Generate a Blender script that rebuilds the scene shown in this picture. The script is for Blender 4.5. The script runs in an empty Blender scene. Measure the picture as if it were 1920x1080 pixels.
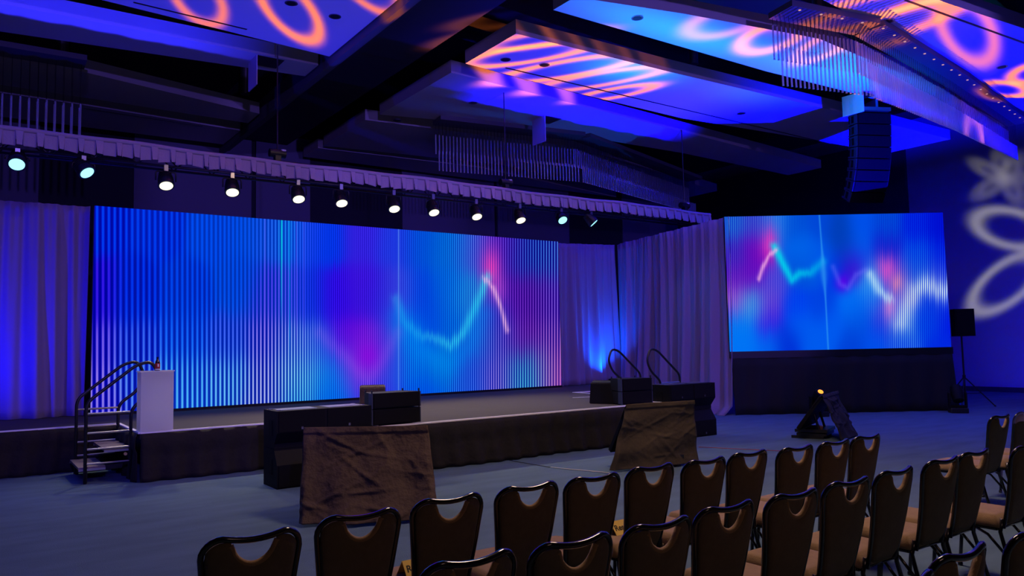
import bpy, bmesh, math, random
import numpy as np
from mathutils import Vector, Matrix
random.seed(7); np.random.seed(7)
PI = math.pi
COL = bpy.context.scene.collection
SC = bpy.context.scene

# ------------------------------------------------------------------ camera, world, exposure
FPX, YAW, PITCH, ROLL, EYE = 1442.0, 0.61683, 0.07504, -0.021313, 1.6
cy, sy, cp, sp = math.cos(YAW), math.sin(YAW), math.cos(PITCH), math.sin(PITCH)
CF = Vector((sy*cp, cy*cp, sp)); _r = Vector((cy, -sy, 0)); _u = _r.cross(CF)
CR = _r*math.cos(ROLL) + _u*math.sin(ROLL); CU = -_r*math.sin(ROLL) + _u*math.cos(ROLL)
cam_d = bpy.data.cameras.new('camera'); cam = bpy.data.objects.new('camera', cam_d); COL.objects.link(cam)
cam_d.sensor_width = 36; cam_d.lens = FPX/1920*36; cam_d.clip_end = 200
cam.matrix_world = Matrix(((CR.x, CU.x, -CF.x, 0), (CR.y, CU.y, -CF.y, 0), (CR.z, CU.z, -CF.z, EYE), (0, 0, 0, 1)))
SC.camera = cam
SC.view_settings.view_transform = 'Standard'; SC.view_settings.look = 'None'
SC.view_settings.gamma = 1.0; SC.view_settings.exposure = 0.0; SC.view_settings.use_curve_mapping = False
w = bpy.data.worlds.new('world'); SC.world = w; w.use_nodes = True
w.node_tree.nodes['Background'].inputs[0].default_value = (0.03, 0.02, 0.09, 1)
w.node_tree.nodes['Background'].inputs[1].default_value = 0.02

def ray(x, y): return CF + CR*((x-960)/FPX) - CU*((y-540)/FPX)
def atZ(x, y, z):
    d = ray(x, y); return Vector((0, 0, EYE)) + d*((z-EYE)/d.z)
def atY(x, y, Y):
    d = ray(x, y); return Vector((0, 0, EYE)) + d*(Y/d.y)
def atX(x, y, X):
    d = ray(x, y); return Vector((0, 0, EYE)) + d*(X/d.x)

# ------------------------------------------------------------------ node expression helper
class E:
    def __init__(s, nt, sock): s.nt, s.s = nt, sock
    def m(s, op, *a):
        n = s.nt.nodes.new('ShaderNodeMath'); n.operation = op
        for i, v in enumerate((s,)+a):
            if isinstance(v, E): s.nt.links.new(v.s, n.inputs[i])
            else: n.inputs[i].default_value = float(v)
        return E(s.nt, n.outputs[0])
    def __add__(s, o): return s.m('ADD', o)
    __radd__ = __add__
    def __sub__(s, o): return s.m('SUBTRACT', o)
    def __mul__(s, o): return s.m('MULTIPLY', o)
    __rmul__ = __mul__
    def __truediv__(s, o): return s.m('DIVIDE', o)
    def sm(s, a, b):
        n = s.nt.nodes.new('ShaderNodeMapRange'); n.interpolation_type = 'SMOOTHSTEP'
        s.nt.links.new(s.s, n.inputs[0])
        if a < b: vals = (a, b, 0, 1)
        else: vals = (b, a, 1, 0)
        for i, v in enumerate(vals): n.inputs[i+1].default_value = v
        return E(s.nt, n.outputs[0])

# ------------------------------------------------------------------ lights
def lamp(name, kind, loc, color, power, target=None, size=0.1, cone=60, blend=0.3):
    d = bpy.data.lights.new(name, kind); o = bpy.data.objects.new(name, d); COL.objects.link(o)
    d.color = color; d.energy = power
    if kind == 'AREA': d.shape = 'DISK'; d.size = size
    else: d.shadow_soft_size = size
    if kind == 'SPOT': d.spot_size = math.radians(cone); d.spot_blend = blend
    o.location = loc
    if target is not None: o.rotation_euler = (Vector(target)-Vector(loc)).to_track_quat('-Z', 'Y').to_euler()
    return o

def ring_px(c, a, b, w=0.25, k=1.0, fill=0.0): return ('ring', c, a, b, w, k, fill)
def gobo(name, loc, color, power, shapes, plane, size=0.02, cone=170, jag=0.0, holes=()):
    """a projector lamp whose gobo (a cut-out plate) is described on the surface it lights:
    plane = ('z', 7) ceiling or ('x', 24) wall; the lamp's own direction is turned into a point there"""
    ax, val = plane
    tgt = Vector(loc) + (Vector((0, 0, 1)) if ax == 'z' else Vector((1, 0, 0)))
    o = lamp(name, 'SPOT', loc, color, power, tgt, size, cone, 0.05)
    d = o.data; d.use_nodes = True; nt = d.node_tree
    em = nt.nodes['Emission']
    g = nt.nodes.new('ShaderNodeNewGeometry')
    sp_ = nt.nodes.new('ShaderNodeSeparateXYZ'); nt.links.new(g.outputs['Incoming'], sp_.inputs[0])
    X, Y, Z = (E(nt, sp_.outputs[i]) for i in range(3))
    sgn = GSIGN
    if ax == 'z':
        t = (val-loc[2]); U = X/Z*t + loc[0]; V = Y/Z*t + loc[1]; W = (Z*sgn)
        proj = lambda p: atZ(p[0], p[1], val).to_2d()
    else:
        t = (val-loc[0]); U = Y/X*t + loc[1]; V = Z/X*t + loc[2]; W = (X*sgn)
        def proj(p):
            q = atX(p[0], p[1], val); return Vector((q.y, q.z))
    tot = None
    if jag:
        n = nt.nodes.new('ShaderNodeTexNoise'); n.inputs['Scale'].default_value = 2.2; n.inputs['Detail'].default_value = 3
        cb = nt.nodes.new('ShaderNodeCombineXYZ'); nt.links.new(U.s, cb.inputs[0]); nt.links.new((V*0.3).s, cb.inputs[1])
        nt.links.new(cb.outputs[0], n.inputs['Vector']); J = (E(nt, n.outputs[0]) - 0.5)*jag
    hole = None
    for s in list(shapes)+list(holes):
        if s[0] == 'ring':
            _, c, a, b, w_, k, fill = s
            c2, a2, b2 = proj(c), proj(a), proj(b); A = a2-c2; B = b2-c2; det = A.x*B.y-A.y*B.x
            du = U-c2.x; dv = V-c2.y
            q1 = du*(B.y/det) - dv*(B.x/det); q2 = dv*(A.x/det) - du*(A.y/det)
            r = (q1*q1 + q2*q2).m('SQRT')
            e = ((r-1.0)/w_); v = (e*e*-1.0).m('EXPONENT')*k
            if fill: v = v + r.sm(1.0, 0.6)*fill
        elif s[0] == 'blob':                     # soft patch of light, given in metres on the surface
            _, cx, cy_, rx, ry, k = s
            du = (U-cx)/rx; dv = (V-cy_)/ry; v = ((du*du+dv*dv)*-1.0).m('EXPONENT')*k
        elif s[0] == 'box':                      # shuttered patch
            _, x0, x1, y0, y1, sft, k = s
            VV = V + J if jag else V
            v = U.sm(x0-sft, x0+sft)*U.sm(x1+sft, x1-sft)*VV.sm(y0-.06, y0+.06)*VV.sm(y1+.06, y1-.06)*k
        if s in holes: hole = v if hole is None else hole + v
        else: tot = v if tot is None else tot + v
    if hole is not None: tot = tot * (E(nt, hole.m('MINIMUM', 1.0).s) * -.9 + 1.0)      # the petals are cut out of the blue
    # the lens system evens the picture out over the flat surface
    W2 = W.m('MAXIMUM', 0.34); tot = tot / (W2*W2*W2*W2) * W.sm(0.42, 0.50)
    nt.links.new(tot.s, em.inputs['Strength'])
    return o
GSIGN = 1.0

AMBER = (1.0, 0.20, 0.035); PURE = (0.0, 0.0, 1.0); CYAN = (0.0, 0.45, 1.0); LAV = (0.20, 0.105, 1.0)
CZ = 7.0
# flower gobos thrown on the ceiling panels by moving lights
PET_R = [ring_px((985, 103), (1110, 84), (985, 88), .22), ring_px((1060, 130), (1200, 106), (1060, 115), .22),
    ring_px((1120, 150), (1250, 128), (1120, 138), .25, .8), ring_px((1150, 175), (1225, 162), (1152, 166), .3),
    ring_px((1010, 75), (1120, 60), (1012, 62), .3, .7),
    ring_px((1445, 72), (1500, 50), (1425, 55), .28), ring_px((1360, 42), (1430, 22), (1345, 22), .3, .4),
    ring_px((1545, 88), (1600, 60), (1530, 76), .3, .9),
    ring_px((1640, 12), (1780, -22), (1650, 28), .35), ring_px((1690, 42), (1800, 2), (1702, 60), .35, .8),
    ring_px((1815, 60), (1850, 112), (1850, 35), .25, .6), ring_px((1885, 168), (1925, 172), (1885, 155), .28, 1.2),
    ring_px((1935, 138), (1975, 130), (1935, 122), .28, 1.1)]
PET_L = [ring_px((545, 22), (582, 76), (585, 18), .2, 1.2), ring_px((372, 0), (400, 45), (410, -6), .22, .9),
    ring_px((690, -25), (735, 25), (730, -30), .2, 1.0)]
gobo('ceiling_gobo_amber', (15.2, 9.6, 0.5), AMBER, 3600, PET_R, ('z', CZ))
gobo('ceiling_gobo_amber_left', (2.0, 6.0, 0.4), AMBER, 2200, PET_L, ('z', CZ))
# blue and cyan patches on the panels
gobo('ceiling_wash_blue', (11.8, 12.2, 0.75), (0.02, 0.012, 1.0), 6500, [
    ('box', 7.4, 14.0, 4.0, 12.6, 1.6, .30), ('box', 12.0, 14.0, 8.4, 12.6, 1.4, .6), 
    ], ('z', CZ), jag=.35, holes=PET_R)
gobo('ceiling_wash_blue_right', (16.8, 5.4, 0.3), (0.0, 0.0, 1.0), 6500, [
    ('box', 14.0, 22.5, 4.0, 12.6, 1.6, .45), ('box', 14.0, 22.5, 8.6, 12.6, 1.6, .6)], ('z', CZ), jag=.35, holes=PET_R)
gobo('ceiling_wash_blue_left', (2.5, 6.0, 0.4), (0.022, 0.02, 1.0), 2300, [
    ('box', -6, 5.6, 9.5, 13.4, .4, .42), ('box', -6, 3.6, 13.4, 14.15, 1.2, .9)], ('z', CZ), jag=.3, holes=PET_L)
gobo('ceiling_wash_blue_middle', (8.6, 4.9, 0.3), (0.004, 0.0, 1.0), 4200, [('box', 9.0, 14.9, 12.55, 14.05, .8, 1.0), ('box', 8.0, 11.0, 12.55, 13.6, .8, .25)], ('z', CZ), jag=.4)
gobo('ceiling_patch_cyan', (11.0, 11.8, 0.75), CYAN, 2500, [
    ('blob', 10.6, 10.6, 1.0, .75, 1.0), ('blob', 10.2, 8.9, 2.2, .6, .9), ('blob', 14.4, 8.4, 1.8, .9, 1.0), ('blob', 13.6, 10.3, 1.2, .7, .15)], ('z', CZ))
# flower gobo on the right wall
gobo('wall_gobo_flower', (17.5, 1.5, 2.5), (1.0, 0.93, 0.55), 640, [
    ring_px((1893, 428), (1960, 440), (1893, 395), .24), ring_px((1885, 532), (1950, 490), (1895, 567), .22),
    ring_px((1895, 318), (1912, 300), (1903, 330), .5, .25, .2), ring_px((1850, 318), (1826, 308), (1850, 330), .5, .25, .2),
    ring_px((1855, 352), (1832, 366), (1862, 362), .5, .25, .2), ring_px((1900, 358), (1912, 378), (1912, 352), .5, .25, .2),
    ring_px((1876, 306), (1870, 288), (1888, 304), .5, .2, .15), ring_px((1935, 335), (1960, 335), (1935, 346), .5, .25, .2)], ('x', 24.0))
# blue wash on the right-hand wall and floor
lamp('wall_wash_blue', 'SPOT', (21.5, 6.5, 0.3), (0.0, 0.0, 1.0), 600, (24, 9.0, 1.5), .3, 140, 1.0)
lamp('floor_wash_blue', 'SPOT', (16.0, 4.0, 6.3), (0.03, 0.07, 1.0), 800, (15.5, 8.0, 0.0), .3, 95, 1.0)
lamp('floor_fill_blue_left', 'SPOT', (-3.0, 4.0, 6.3), (0.06, 0.08, 1.0), 420, (0.5, 8.5, 0.0), .3, 80, 1.0)  # added unseen fill that turns the left carpet bluer
# lavender front wash from the back of the room on stage, drapes and valance
lamp('front_wash_lavender', 'SPOT', (-1.0, -6.5, 5.8), LAV, 3300, (2.0, 14.0, 5.2), .12, 40, 0.25)
lamp('front_wash_lavender_right', 'SPOT', (8.0, -6.5, 5.8), LAV, 3300, (11.5, 14.0, 5.2), .12, 40, 0.25)
# dim warm house light over the audience, then two added fills
lamp('house_light_warm', 'AREA', (6.0, 4.6, 6.9), (1.0, 0.66, 0.42), 330, (5.5, 3.6, 0), 2.0)
lamp('fill_violet_far', 'AREA', (14.0, 3.0, 6.9), (0.2, 0.15, 1.0), 18, (14.0, 3.0, 0), 3.0)  # added violet ambient fill, not one of the house lamps
lamp('fill_warm_rear', 'AREA', (2.0, -4.0, 6.9), (1.0, 0.60, 0.40), 26, (5.0, 5.0, 0), 2.0)  # unseen warm fill added behind the camera for chair backs and cloths
# dim bounce reaching the dark ceiling
lamp('ceiling_bounce', 'AREA', (6.0, 4.0, 0.3), (0.45, 0.30, 0.95), 30, (8.0, 12.0, 7.0), 6.0)
# uplights at the foot of the drapes
UPL = [((-1.0, 13.0, 0.80), PURE, 420, (0.6, 14.4, 2.3), 95), ((13.0, 14.2, 0.80), (0.0, 0.12, 1.0), 300, (13.06, 14.62, 1.9), 110)]
for p, c, pw, tg, cn in UPL:
    lamp('drape_uplight_beam', 'SPOT', p, c, pw, tg, .04, cn, 1.0)

# ------------------------------------------------------------------ materials
def mat(name, col, rough=.6, metal=0, spec=.5, bump=None, noise=None, emit=None, sheen=0, coat=0):
    m = bpy.data.materials.new(name); m.use_nodes = True; nt = m.node_tree; b = nt.nodes['Principled BSDF']
    b.inputs['Base Color'].default_value = (*col, 1); b.inputs['Roughness'].default_value = rough
    b.inputs['Metallic'].default_value = metal; b.inputs['Specular IOR Level'].default_value = spec
    if sheen: b.inputs['Sheen Weight'].default_value = sheen
    if coat: b.inputs['Coat Weight'].default_value = coat
    if noise or bump:
        tc = nt.nodes.new('ShaderNodeTexCoord'); mp = nt.nodes.new('ShaderNodeMapping'); nt.links.new(tc.outputs['Object'], mp.inputs[0])
    if noise:
        sc, amt = noise[0], noise[1]
        if len(noise) > 2: mp.inputs['Scale'].default_value = noise[2]
        n = nt.nodes.new('ShaderNodeTexNoise'); n.inputs['Scale'].default_value = sc; n.inputs['Detail'].default_value = 6
        nt.links.new(mp.outputs[0], n.inputs['Vector'])
        r = nt.nodes.new('ShaderNodeMixRGB'); r.inputs[1].default_value = (*[c*(1-amt) for c in col], 1); r.inputs[2].default_value = (*[min(1, c*(1+amt)) for c in col], 1)
        nt.links.new(n.outputs[0], r.inputs[0]); nt.links.new(r.outputs[0], b.inputs['Base Color'])
    if bump:
        n2 = nt.nodes.new('ShaderNodeTexNoise'); n2.inputs['Scale'].default_value = bump[0]; n2.inputs['Detail'].default_value = 5
        nt.links.new(tc.outputs['Object'], n2.inputs['Vector'])
        bp = nt.nodes.new('ShaderNodeBump'); bp.inputs['Strength'].default_value = bump[1]; bp.inputs['Distance'].default_value = bump[2] if len(bump) > 2 else .02
        nt.links.new(n2.outputs[0], bp.inputs['Height']); nt.links.new(bp.outputs[0], b.inputs['Normal'])
    if emit:
        b.inputs['Emission Color'].default_value = (*emit[0], 1); b.inputs['Emission Strength'].default_value = emit[1]
    return m
M = {}
M['carpet'] = mat('carpet', (.095, .155, .225), .95, noise=(1.2, .28, (1, 3.5, 1)), bump=(90, .5, .01), spec=.1)
M['ceiling_dark'] = mat('ceiling_dark', (.012, .012, .016), .9)
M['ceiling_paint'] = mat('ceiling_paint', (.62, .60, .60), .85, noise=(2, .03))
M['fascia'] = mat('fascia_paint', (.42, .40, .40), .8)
M['beam'] = mat('beam_paint', (.10, .10, .13), .8)
M['wall_dark'] = mat('wall_dark', (.02, .02, .035), .85)
M['wall_panel'] = mat('wall_fabric_panel', (.16, .16, .24), .9, bump=(60, .3))
M['wall_right'] = mat('wall_right_paint', (.30, .30, .36), .8, noise=(1.5, .06))
M['base_cloth'] = mat('riser_cloth', (.006, .006, .009), .9)
M['stage_top'] = mat('stage_carpet', (.052, .045, .043), .9, noise=(3, .2), bump=(80, .4, .01))
M['edge'] = mat('edge_strip', (.9, .9, .95), .6, metal=0)
M['skirt'] = mat('skirt_cloth', (.009, .0065, .0065), .85, bump=(8, .6, .03))
M['drape'] = mat('drape_fabric', (.27, .20, .42), .8, bump=(40, .15), sheen=.3)
M['valance'] = mat('valance_fabric', (.46, .37, .50), .8, bump=(30, .2), sheen=.2)
M['black'] = mat('black_metal', (.012, .012, .015), .35, spec=.5)
M['black_box'] = mat('speaker_paint', (.005, .005, .008), .65, spec=.15, bump=(220, .2, .002))
M['grille'] = mat('speaker_grille', (.004, .004, .006), .8, spec=.15, bump=(400, .5, .002))
M['speaker_side'] = mat('speaker_side', (.035, .045, .085), .5)
M['steel'] = mat('steel', (.5, .5, .55), .3, metal=.9)
M['alu'] = mat('aluminium', (.25, .25, .28), .35, metal=.9)
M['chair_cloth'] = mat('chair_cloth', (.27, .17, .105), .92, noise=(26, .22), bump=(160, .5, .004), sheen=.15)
M['chair_shaded'] = mat('chair_cloth_shaded', (.125, .092, .075), .92, noise=(26, .22), bump=(160, .5, .004), sheen=.1)  # same upholstery as the seats, shade of the backlit backs put into the colour
M['chair_metal'] = mat('chair_metal', (.03, .03, .05), .16, metal=.75, coat=.6)
M['brown_cloth'] = mat('brown_cloth', (.062, .036, .025), .85, bump=(7, .9, .05))
M['umber_cloth'] = mat('umber_cloth', (.056, .040, .024), .85, bump=(5, .8, .04))
M['wood'] = mat('tread_wood', (.22, .17, .15), .6, noise=(4, .3, (1, 8, 1)))
M['acrylic'] = mat('white_acrylic', (.85, .85, .88), .3, spec=.5)
nt_ = M['acrylic'].node_tree; b_ = nt_.nodes['Principled BSDF']; t_ = nt_.nodes.new('ShaderNodeBsdfTranslucent'); x_ = nt_.nodes.new('ShaderNodeMixShader')
t_.inputs[0].default_value = (.9, .9, .95, 1); x_.inputs[0].default_value = .55; nt_.links.new(b_.outputs[0], x_.inputs[1]); nt_.links.new(t_.outputs[0], x_.inputs[2]); nt_.links.new(x_.outputs[0], nt_.nodes['Material Output'].inputs[0])
M['paper'] = mat('yellow_paper', (.95, .66, .17), .7)
M['ink'] = mat('ink', (.02, .02, .02), .7)
M['label_red'] = mat('label_red', (.45, .02, .02), .5)
M['label_white'] = mat('label_white', (.8, .75, .75), .5)
M['bottle_glass'] = mat('bottle_dark', (.03, .01, .015), .08, spec=.7)
M['cable'] = mat('cable_pale', (.6, .6, .62), .6)
M['tape'] = mat('white_tape', (.8, .8, .85), .6)
M['hatch'] = mat('hatch_paint', (.55, .5, .6), .8)
M['chrome'] = mat('downlight_trim', (.6, .6, .65), .2, metal=.9)
def emis(name, col, st):
    m = bpy.data.materials.new(name); m.use_nodes = True; nt = m.node_tree; nt.nodes.clear()
    e = nt.nodes.new('ShaderNodeEmission'); o = nt.nodes.new('ShaderNodeOutputMaterial')
    e.inputs[0].default_value = (*col, 1); e.inputs[1].default_value = st; nt.links.new(e.outputs[0], o.inputs[0]); return m
M['lens_white'] = emis('lens_white', (1.0, .93, .66), 1.6)
M['lens_blue'] = emis('lens_blue', (.30, .85, 1.0), 1.8)
M['lens_amber'] = emis('lens_amber', (1.0, .25, .03), 2.5)
M['dot_light'] = emis('track_dot', (1.0, .5, .5), .7)
# glass rods: clear acrylic that both lets light through and glints
m = bpy.data.materials.new('rod_acrylic'); m.use_nodes = True; nt = m.node_tree; nt.nodes.clear()
o_ = nt.nodes.new('ShaderNodeOutputMaterial'); mx = nt.nodes.new('ShaderNodeMixShader'); tr = nt.nodes.new('ShaderNodeBsdfTransparent'); pb = nt.nodes.new('ShaderNodeBsdfPrincipled')
tr.inputs[0].default_value = (.80, .84, .9, 1); pb.inputs['Base Color'].default_value = (.75, .8, .9, 1); pb.inputs['Roughness'].default_value = .12
pb.inputs['Specular IOR Level'].default_value = 1.0; pb.inputs['Coat Weight'].default_value = 1.0; mx.inputs[0].default_value = .5
nt.links.new(tr.outputs[0], mx.inputs[1]); nt.links.new(pb.outputs[0], mx.inputs[2]); nt.links.new(mx.outputs[0], o_.inputs[0]); M['rod'] = m
m = bpy.data.materials.new('led_picture'); m.use_nodes = True; nt = m.node_tree; nt.nodes.clear()
e = nt.nodes.new('ShaderNodeEmission'); o_ = nt.nodes.new('ShaderNodeOutputMaterial'); at = nt.nodes.new('ShaderNodeAttribute'); at.attribute_name = 'picture'
nt.links.new(at.outputs['Color'], e.inputs[0]); e.inputs[1].default_value = 1.0; nt.links.new(e.outputs[0], o_.inputs[0]); M['led'] = m

# ------------------------------------------------------------------ mesh helpers
def obj(name, bm, m, parent=None, smooth=False):
    me = bpy.data.meshes.new(name); bmesh.ops.recalc_face_normals(bm, faces=bm.faces[:]); bm.to_mesh(me); bm.free()
    for mm in (m if isinstance(m, (list, tuple)) else [m]): me.materials.append(M[mm])
    if smooth:
        for p in me.polygons: p.use_smooth = True
    o = bpy.data.objects.new(name, me); COL.objects.link(o)
    if parent: o.parent = parent
    return o
def sharp(o, ang=40):
    me = o.data
    me.set_sharp_from_angle(angle=math.radians(ang)); return o
def thing(name, label, cat, loc=(0, 0, 0), rz=0, group=None):
    o = bpy.data.objects.new(name, None); COL.objects.link(o); o.empty_display_size = .1
    o.location = loc; o.rotation_euler = (0, 0, rz); return tag(o, label, cat, group)
def tag(o, label, cat, group=None):
    o['label'] = label; o['category'] = cat
    if group: o['group'] = group
    return o
def struct(o): o['kind'] = 'structure'; return o
def box(bm, x0, x1, y0, y1, z0, z1, bev=0):
    r = bmesh.ops.create_cube(bm, size=1, matrix=Matrix.Translation(((x0+x1)/2, (y0+y1)/2, (z0+z1)/2)) @ Matrix.Diagonal((abs(x1-x0), abs(y1-y0), abs(z1-z0), 1)))
    if bev:
        es = list({e for v in r['verts'] for e in v.link_edges}); bmesh.ops.bevel(bm, geom=es, offset=bev, segments=2, affect='EDGES', profile=.6)
    return bm
def nbox(*a, **k): return box(bmesh.new(), *a, **k)
def cyl(bm, p, q, r, seg=12, r2=None):
    p, q = Vector(p), Vector(q); d = q-p
    mt = Matrix.Translation((p+q)/2) @ d.to_track_quat('Z', 'Y').to_matrix().to_4x4()
    bmesh.ops.create_cone(bm, cap_ends=True, segments=seg, radius1=r, radius2=r if r2 is None else r2, depth=d.length, matrix=mt); return bm
def tube(bm, pts, r, seg=8, closed=False):
    pts = [Vector(p) for p in pts]; n = len(pts); rings = []; prev = None
    for i, p in enumerate(pts):
        a = pts[(i-1) % n] if (i > 0 or closed) else p; b = pts[(i+1) % n] if (i < n-1 or closed) else p
        t = (b-a).normalized()
        if prev is None:
            ref = Vector((0, 0, 1)) if abs(t.z) < .9 else Vector((1, 0, 0)); nrm = t.cross(ref).normalized()
        else: nrm = (prev - t*prev.dot(t)).normalized()
        prev = nrm; bn = t.cross(nrm)
        rings.append([bm.verts.new(p + (nrm*math.cos(2*PI*k/seg)+bn*math.sin(2*PI*k/seg))*r) for k in range(seg)])
    for i in range(n if closed else n-1):
        A, B = rings[i], rings[(i+1) % n]
        for k in range(seg): bm.faces.new((A[k], A[(k+1) % seg], B[(k+1) % seg], B[k]))
    if not closed: bm.faces.new(rings[0][::-1]); bm.faces.new(rings[-1])
    return bm
def fillet(pts, r, n=5):
    pts = [Vector(p) for p in pts]; out = [pts[0]]
    for i in range(1, len(pts)-1):
        a, b, c = pts[i-1], pts[i], pts[i+1]; d1 = (a-b); d2 = (c-b); rr = min(r, d1.length*.48, d2.length*.48)
        p = b+d1.normalized()*rr; q = b+d2.normalized()*rr
        for k in range(n+1):
            t = k/n; out.append(p*(1-t)**2 + b*2*t*(1-t) + q*t*t)
    out.append(pts[-1]); return out
def prism(bm, poly, z0, z1):
    lo = [bm.verts.new((p[0], p[1], z0)) for p in poly]; hi = [bm.verts.new((p[0], p[1], z1)) for p in poly]; n = len(poly)
    bm.faces.new(lo[::-1]); bm.faces.new(hi)
    for i in range(n): bm.faces.new((lo[i], lo[(i+1) % n], hi[(i+1) % n], hi[i]))
    return bm
def extr(bm, poly, axis, a, b):
    """extrude a 2D profile along x (profile in y,z) or y (profile in x,z)"""
    f = (lambda s, p: (s, p[0], p[1])) if axis == 'x' else (lambda s, p: (p[0], s, p[1]))
    A = [bm.verts.new(f(a, p)) for p in poly]; B = [bm.verts.new(f(b, p)) for p in poly]; n = len(poly)
    bm.faces.new(A); bm.faces.new(B[::-1])
    for i in range(n): bm.faces.new((A[i], B[i], B[(i+1) % n], A[(i+1) % n]))
    return bm
def grid(bm, f, nu, nv):
    vs = [[bm.verts.new(f(i/nu, j/nv)) for i in range(nu+1)] for j in range(nv+1)]
    for j in range(nv):
        for i in range(nu): bm.faces.new((vs[j][i], vs[j][i+1], vs[j+1][i+1], vs[j+1][i]))
    return vs
def solid(o, t):
    md = o.modifiers.new('solid', 'SOLIDIFY'); md.thickness = t; md.offset = 0; return o
def copy_tree(o, parent=None):
    c = o.copy(); COL.objects.link(c)
    if parent: c.parent = parent
    for ch in list(o.children): copy_tree(ch, c)
    return c
def ordinal(i): return ['first', 'second', 'third', 'fourth', 'fifth', 'sixth', 'seventh', 'eighth', 'ninth', 'tenth', 'eleventh', 'twelfth'][i]

# ------------------------------------------------------------------ room shell
X0, X1, Y0, Y1, ZC = -8.0, 24.0, -9.0, 21.0, 8.4
struct(obj('floor', nbox(X0-.2, X1+.2, Y0-.2, Y1+.2, -.2, 0), 'carpet'))
ceil = struct(obj('ceiling', nbox(X0-.2, X1+.2, Y0-.2, Y1+.2, ZC, ZC+.2), 'ceiling_dark'))
wb = struct(obj('wall_back', nbox(X0, X1, Y1, Y1+.2, 0, ZC), 'wall_dark'))
struct(obj('wall_left', nbox(X0-.2, X0, Y0, Y1+.2, 0, ZC), 'wall_dark'))
struct(obj('wall_front', nbox(X0, X1, Y0-.2, Y0, 0, ZC), 'wall_dark'))
wr = struct(obj('wall_right', nbox(X1, X1+.2, Y0, Y1+.2, 0, ZC), 'wall_right'))
for a, b in ((-4, 1.28), (3.31, 6.22), (6.34, 7.87), (10.79, 14.2), (14.32, 17.4), (20, 23)):
    obj('wall_panel', nbox(a, b, Y1-.07, Y1, .2, 7.6, bev=.01), 'wall_panel', wb)
obj('wall_panel', nbox(X1-.12, X1, 12.24, Y1, 0, 7.9), 'wall_dark', wr)
struct(obj('baseboard_right', nbox(X1-.03, X1, Y0, 12.24, 0, .14), 'wall_dark'))
# ceiling beam between the bays
bb = bmesh.new(); box(bb, 5.42, 7.2, Y0, Y1, 7.35, ZC)
bm_o = obj('ceiling_beam', bb, 'wall_dark', ceil)
obj('beam_trim', nbox(5.36, 5.46, Y0, Y1, 6.86, 7.36), 'beam', bm_o)
obj('beam_trim', nbox(5.46, 5.62, Y0, Y1, 6.98, 7.36), 'beam', bm_o)

def downlight(parent, x, y, z, r=.09):
    bm = bmesh.new(); tube(bm, [(x+r*math.cos(a), y+r*math.sin(a), z) for a in [2*PI*k/16 for k in range(16)]], .012, 6, True)
    d = obj('downlight', bm, 'chrome', parent, True)
def cloud(poly, lights=(), slots=(), hatch=None, th=.26, lights_px=()):
    bm = bmesh.new(); prism(bm, poly, CZ, CZ+th)
    bm.normal_update()
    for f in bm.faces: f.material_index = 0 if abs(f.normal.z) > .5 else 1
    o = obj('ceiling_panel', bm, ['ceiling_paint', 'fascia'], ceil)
    for px in lights_px:
        p = atZ(px[0], px[1], CZ); bmc = bmesh.new(); cyl(bmc, (p.x, p.y, CZ-.012), (p.x, p.y, CZ-.002), .10, 20)
        obj('downlight', bmc, 'chrome', o); bmc = bmesh.new(); cyl(bmc, (p.x, p.y, CZ-.016), (p.x, p.y, CZ-.0125), .075, 20)
        obj('downlight_lens', bmc, 'black', o)
    for (a, b) in slots:
        p, q = atZ(*a, CZ), atZ(*b, CZ); bms = bmesh.new(); d = (q-p); n = Vector((-d.y, d.x, 0)).normalized()*.022
        prism(bms, [(p+n).to_2d(), (q+n).to_2d(), (q-n).to_2d(), (p-n).to_2d()], CZ-.004, CZ-.001); obj('air_slot', bms, 'black', o)
    if hatch:
        x, y, s, c = hatch
        obj('hatch_opening', nbox(x, x+s, y-s*.5, y+s*.5, CZ-.006, CZ-.002), 'black', o)
        obj('hatch_door', nbox(x-.02, x, y-s*.5, y+s*.5, CZ-c, CZ), 'hatch', o)
    return o
# right bay
cA = cloud([(7.64, 12.16), (7.64, 10.49), (11.4, 10.38), (17.1, 10.10), (21.9, 9.93), (21.9, 11.70), (17.0, 12.13), (14.0, 12.46), (10.8, 12.37)],
      lights_px=((948, 111), (1021, 121), (1390, 212)), slots=(((948, 127), (1560, 270)),))
cB = cloud([(7.66, 15.95), (7.66, 12.72), (14.8, 13.25), (21.9, 13.85), (21.9, 15.05), (16.6, 14.81), (11.4, 14.99)],
      lights_px=((887, 192),), hatch=(11.0, 14.25, .5, .62))
cC = cloud([(7.59, 19.2), (7.55, 16.5), (13.2, 15.9), (21.9, 18.0), (21.9, 20.4), (13, 18.6)], lights_px=((745, 225),), hatch=None)
cD = cloud([(7.55, 20.6), (7.55, 19.5), (12.5, 19.2), (19.5, 20.7)], slots=())
cE = cloud([(7.6, 9.40), (7.6, 8.85), (9.5, 8.35), (12.4, 7.75), (16.6, 7.95), (21.8, 8.45), (21.9, 9.10), (15.8, 9.15), (13.0, 9.32)],
      lights_px=((1195, 33),), slots=(), hatch=(15.9, 9.2, .5, .45))
cF = cloud([(7.6, 6.55), (12.7, 6.90), (16.1, 7.22), (21.9, 7.80), (21.9, 5.1), (15.1, 5.50), (12.8, 5.75), (7.6, 6.0)],
      slots=(((1697, 0), (1925, 82)),), lights_px=((1665, 39), (1879, 125)))
cG = cloud([(7.6, 4.6), (21.9, 4.4), (21.9, 2.2), (7.6, 2.4)])
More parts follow.
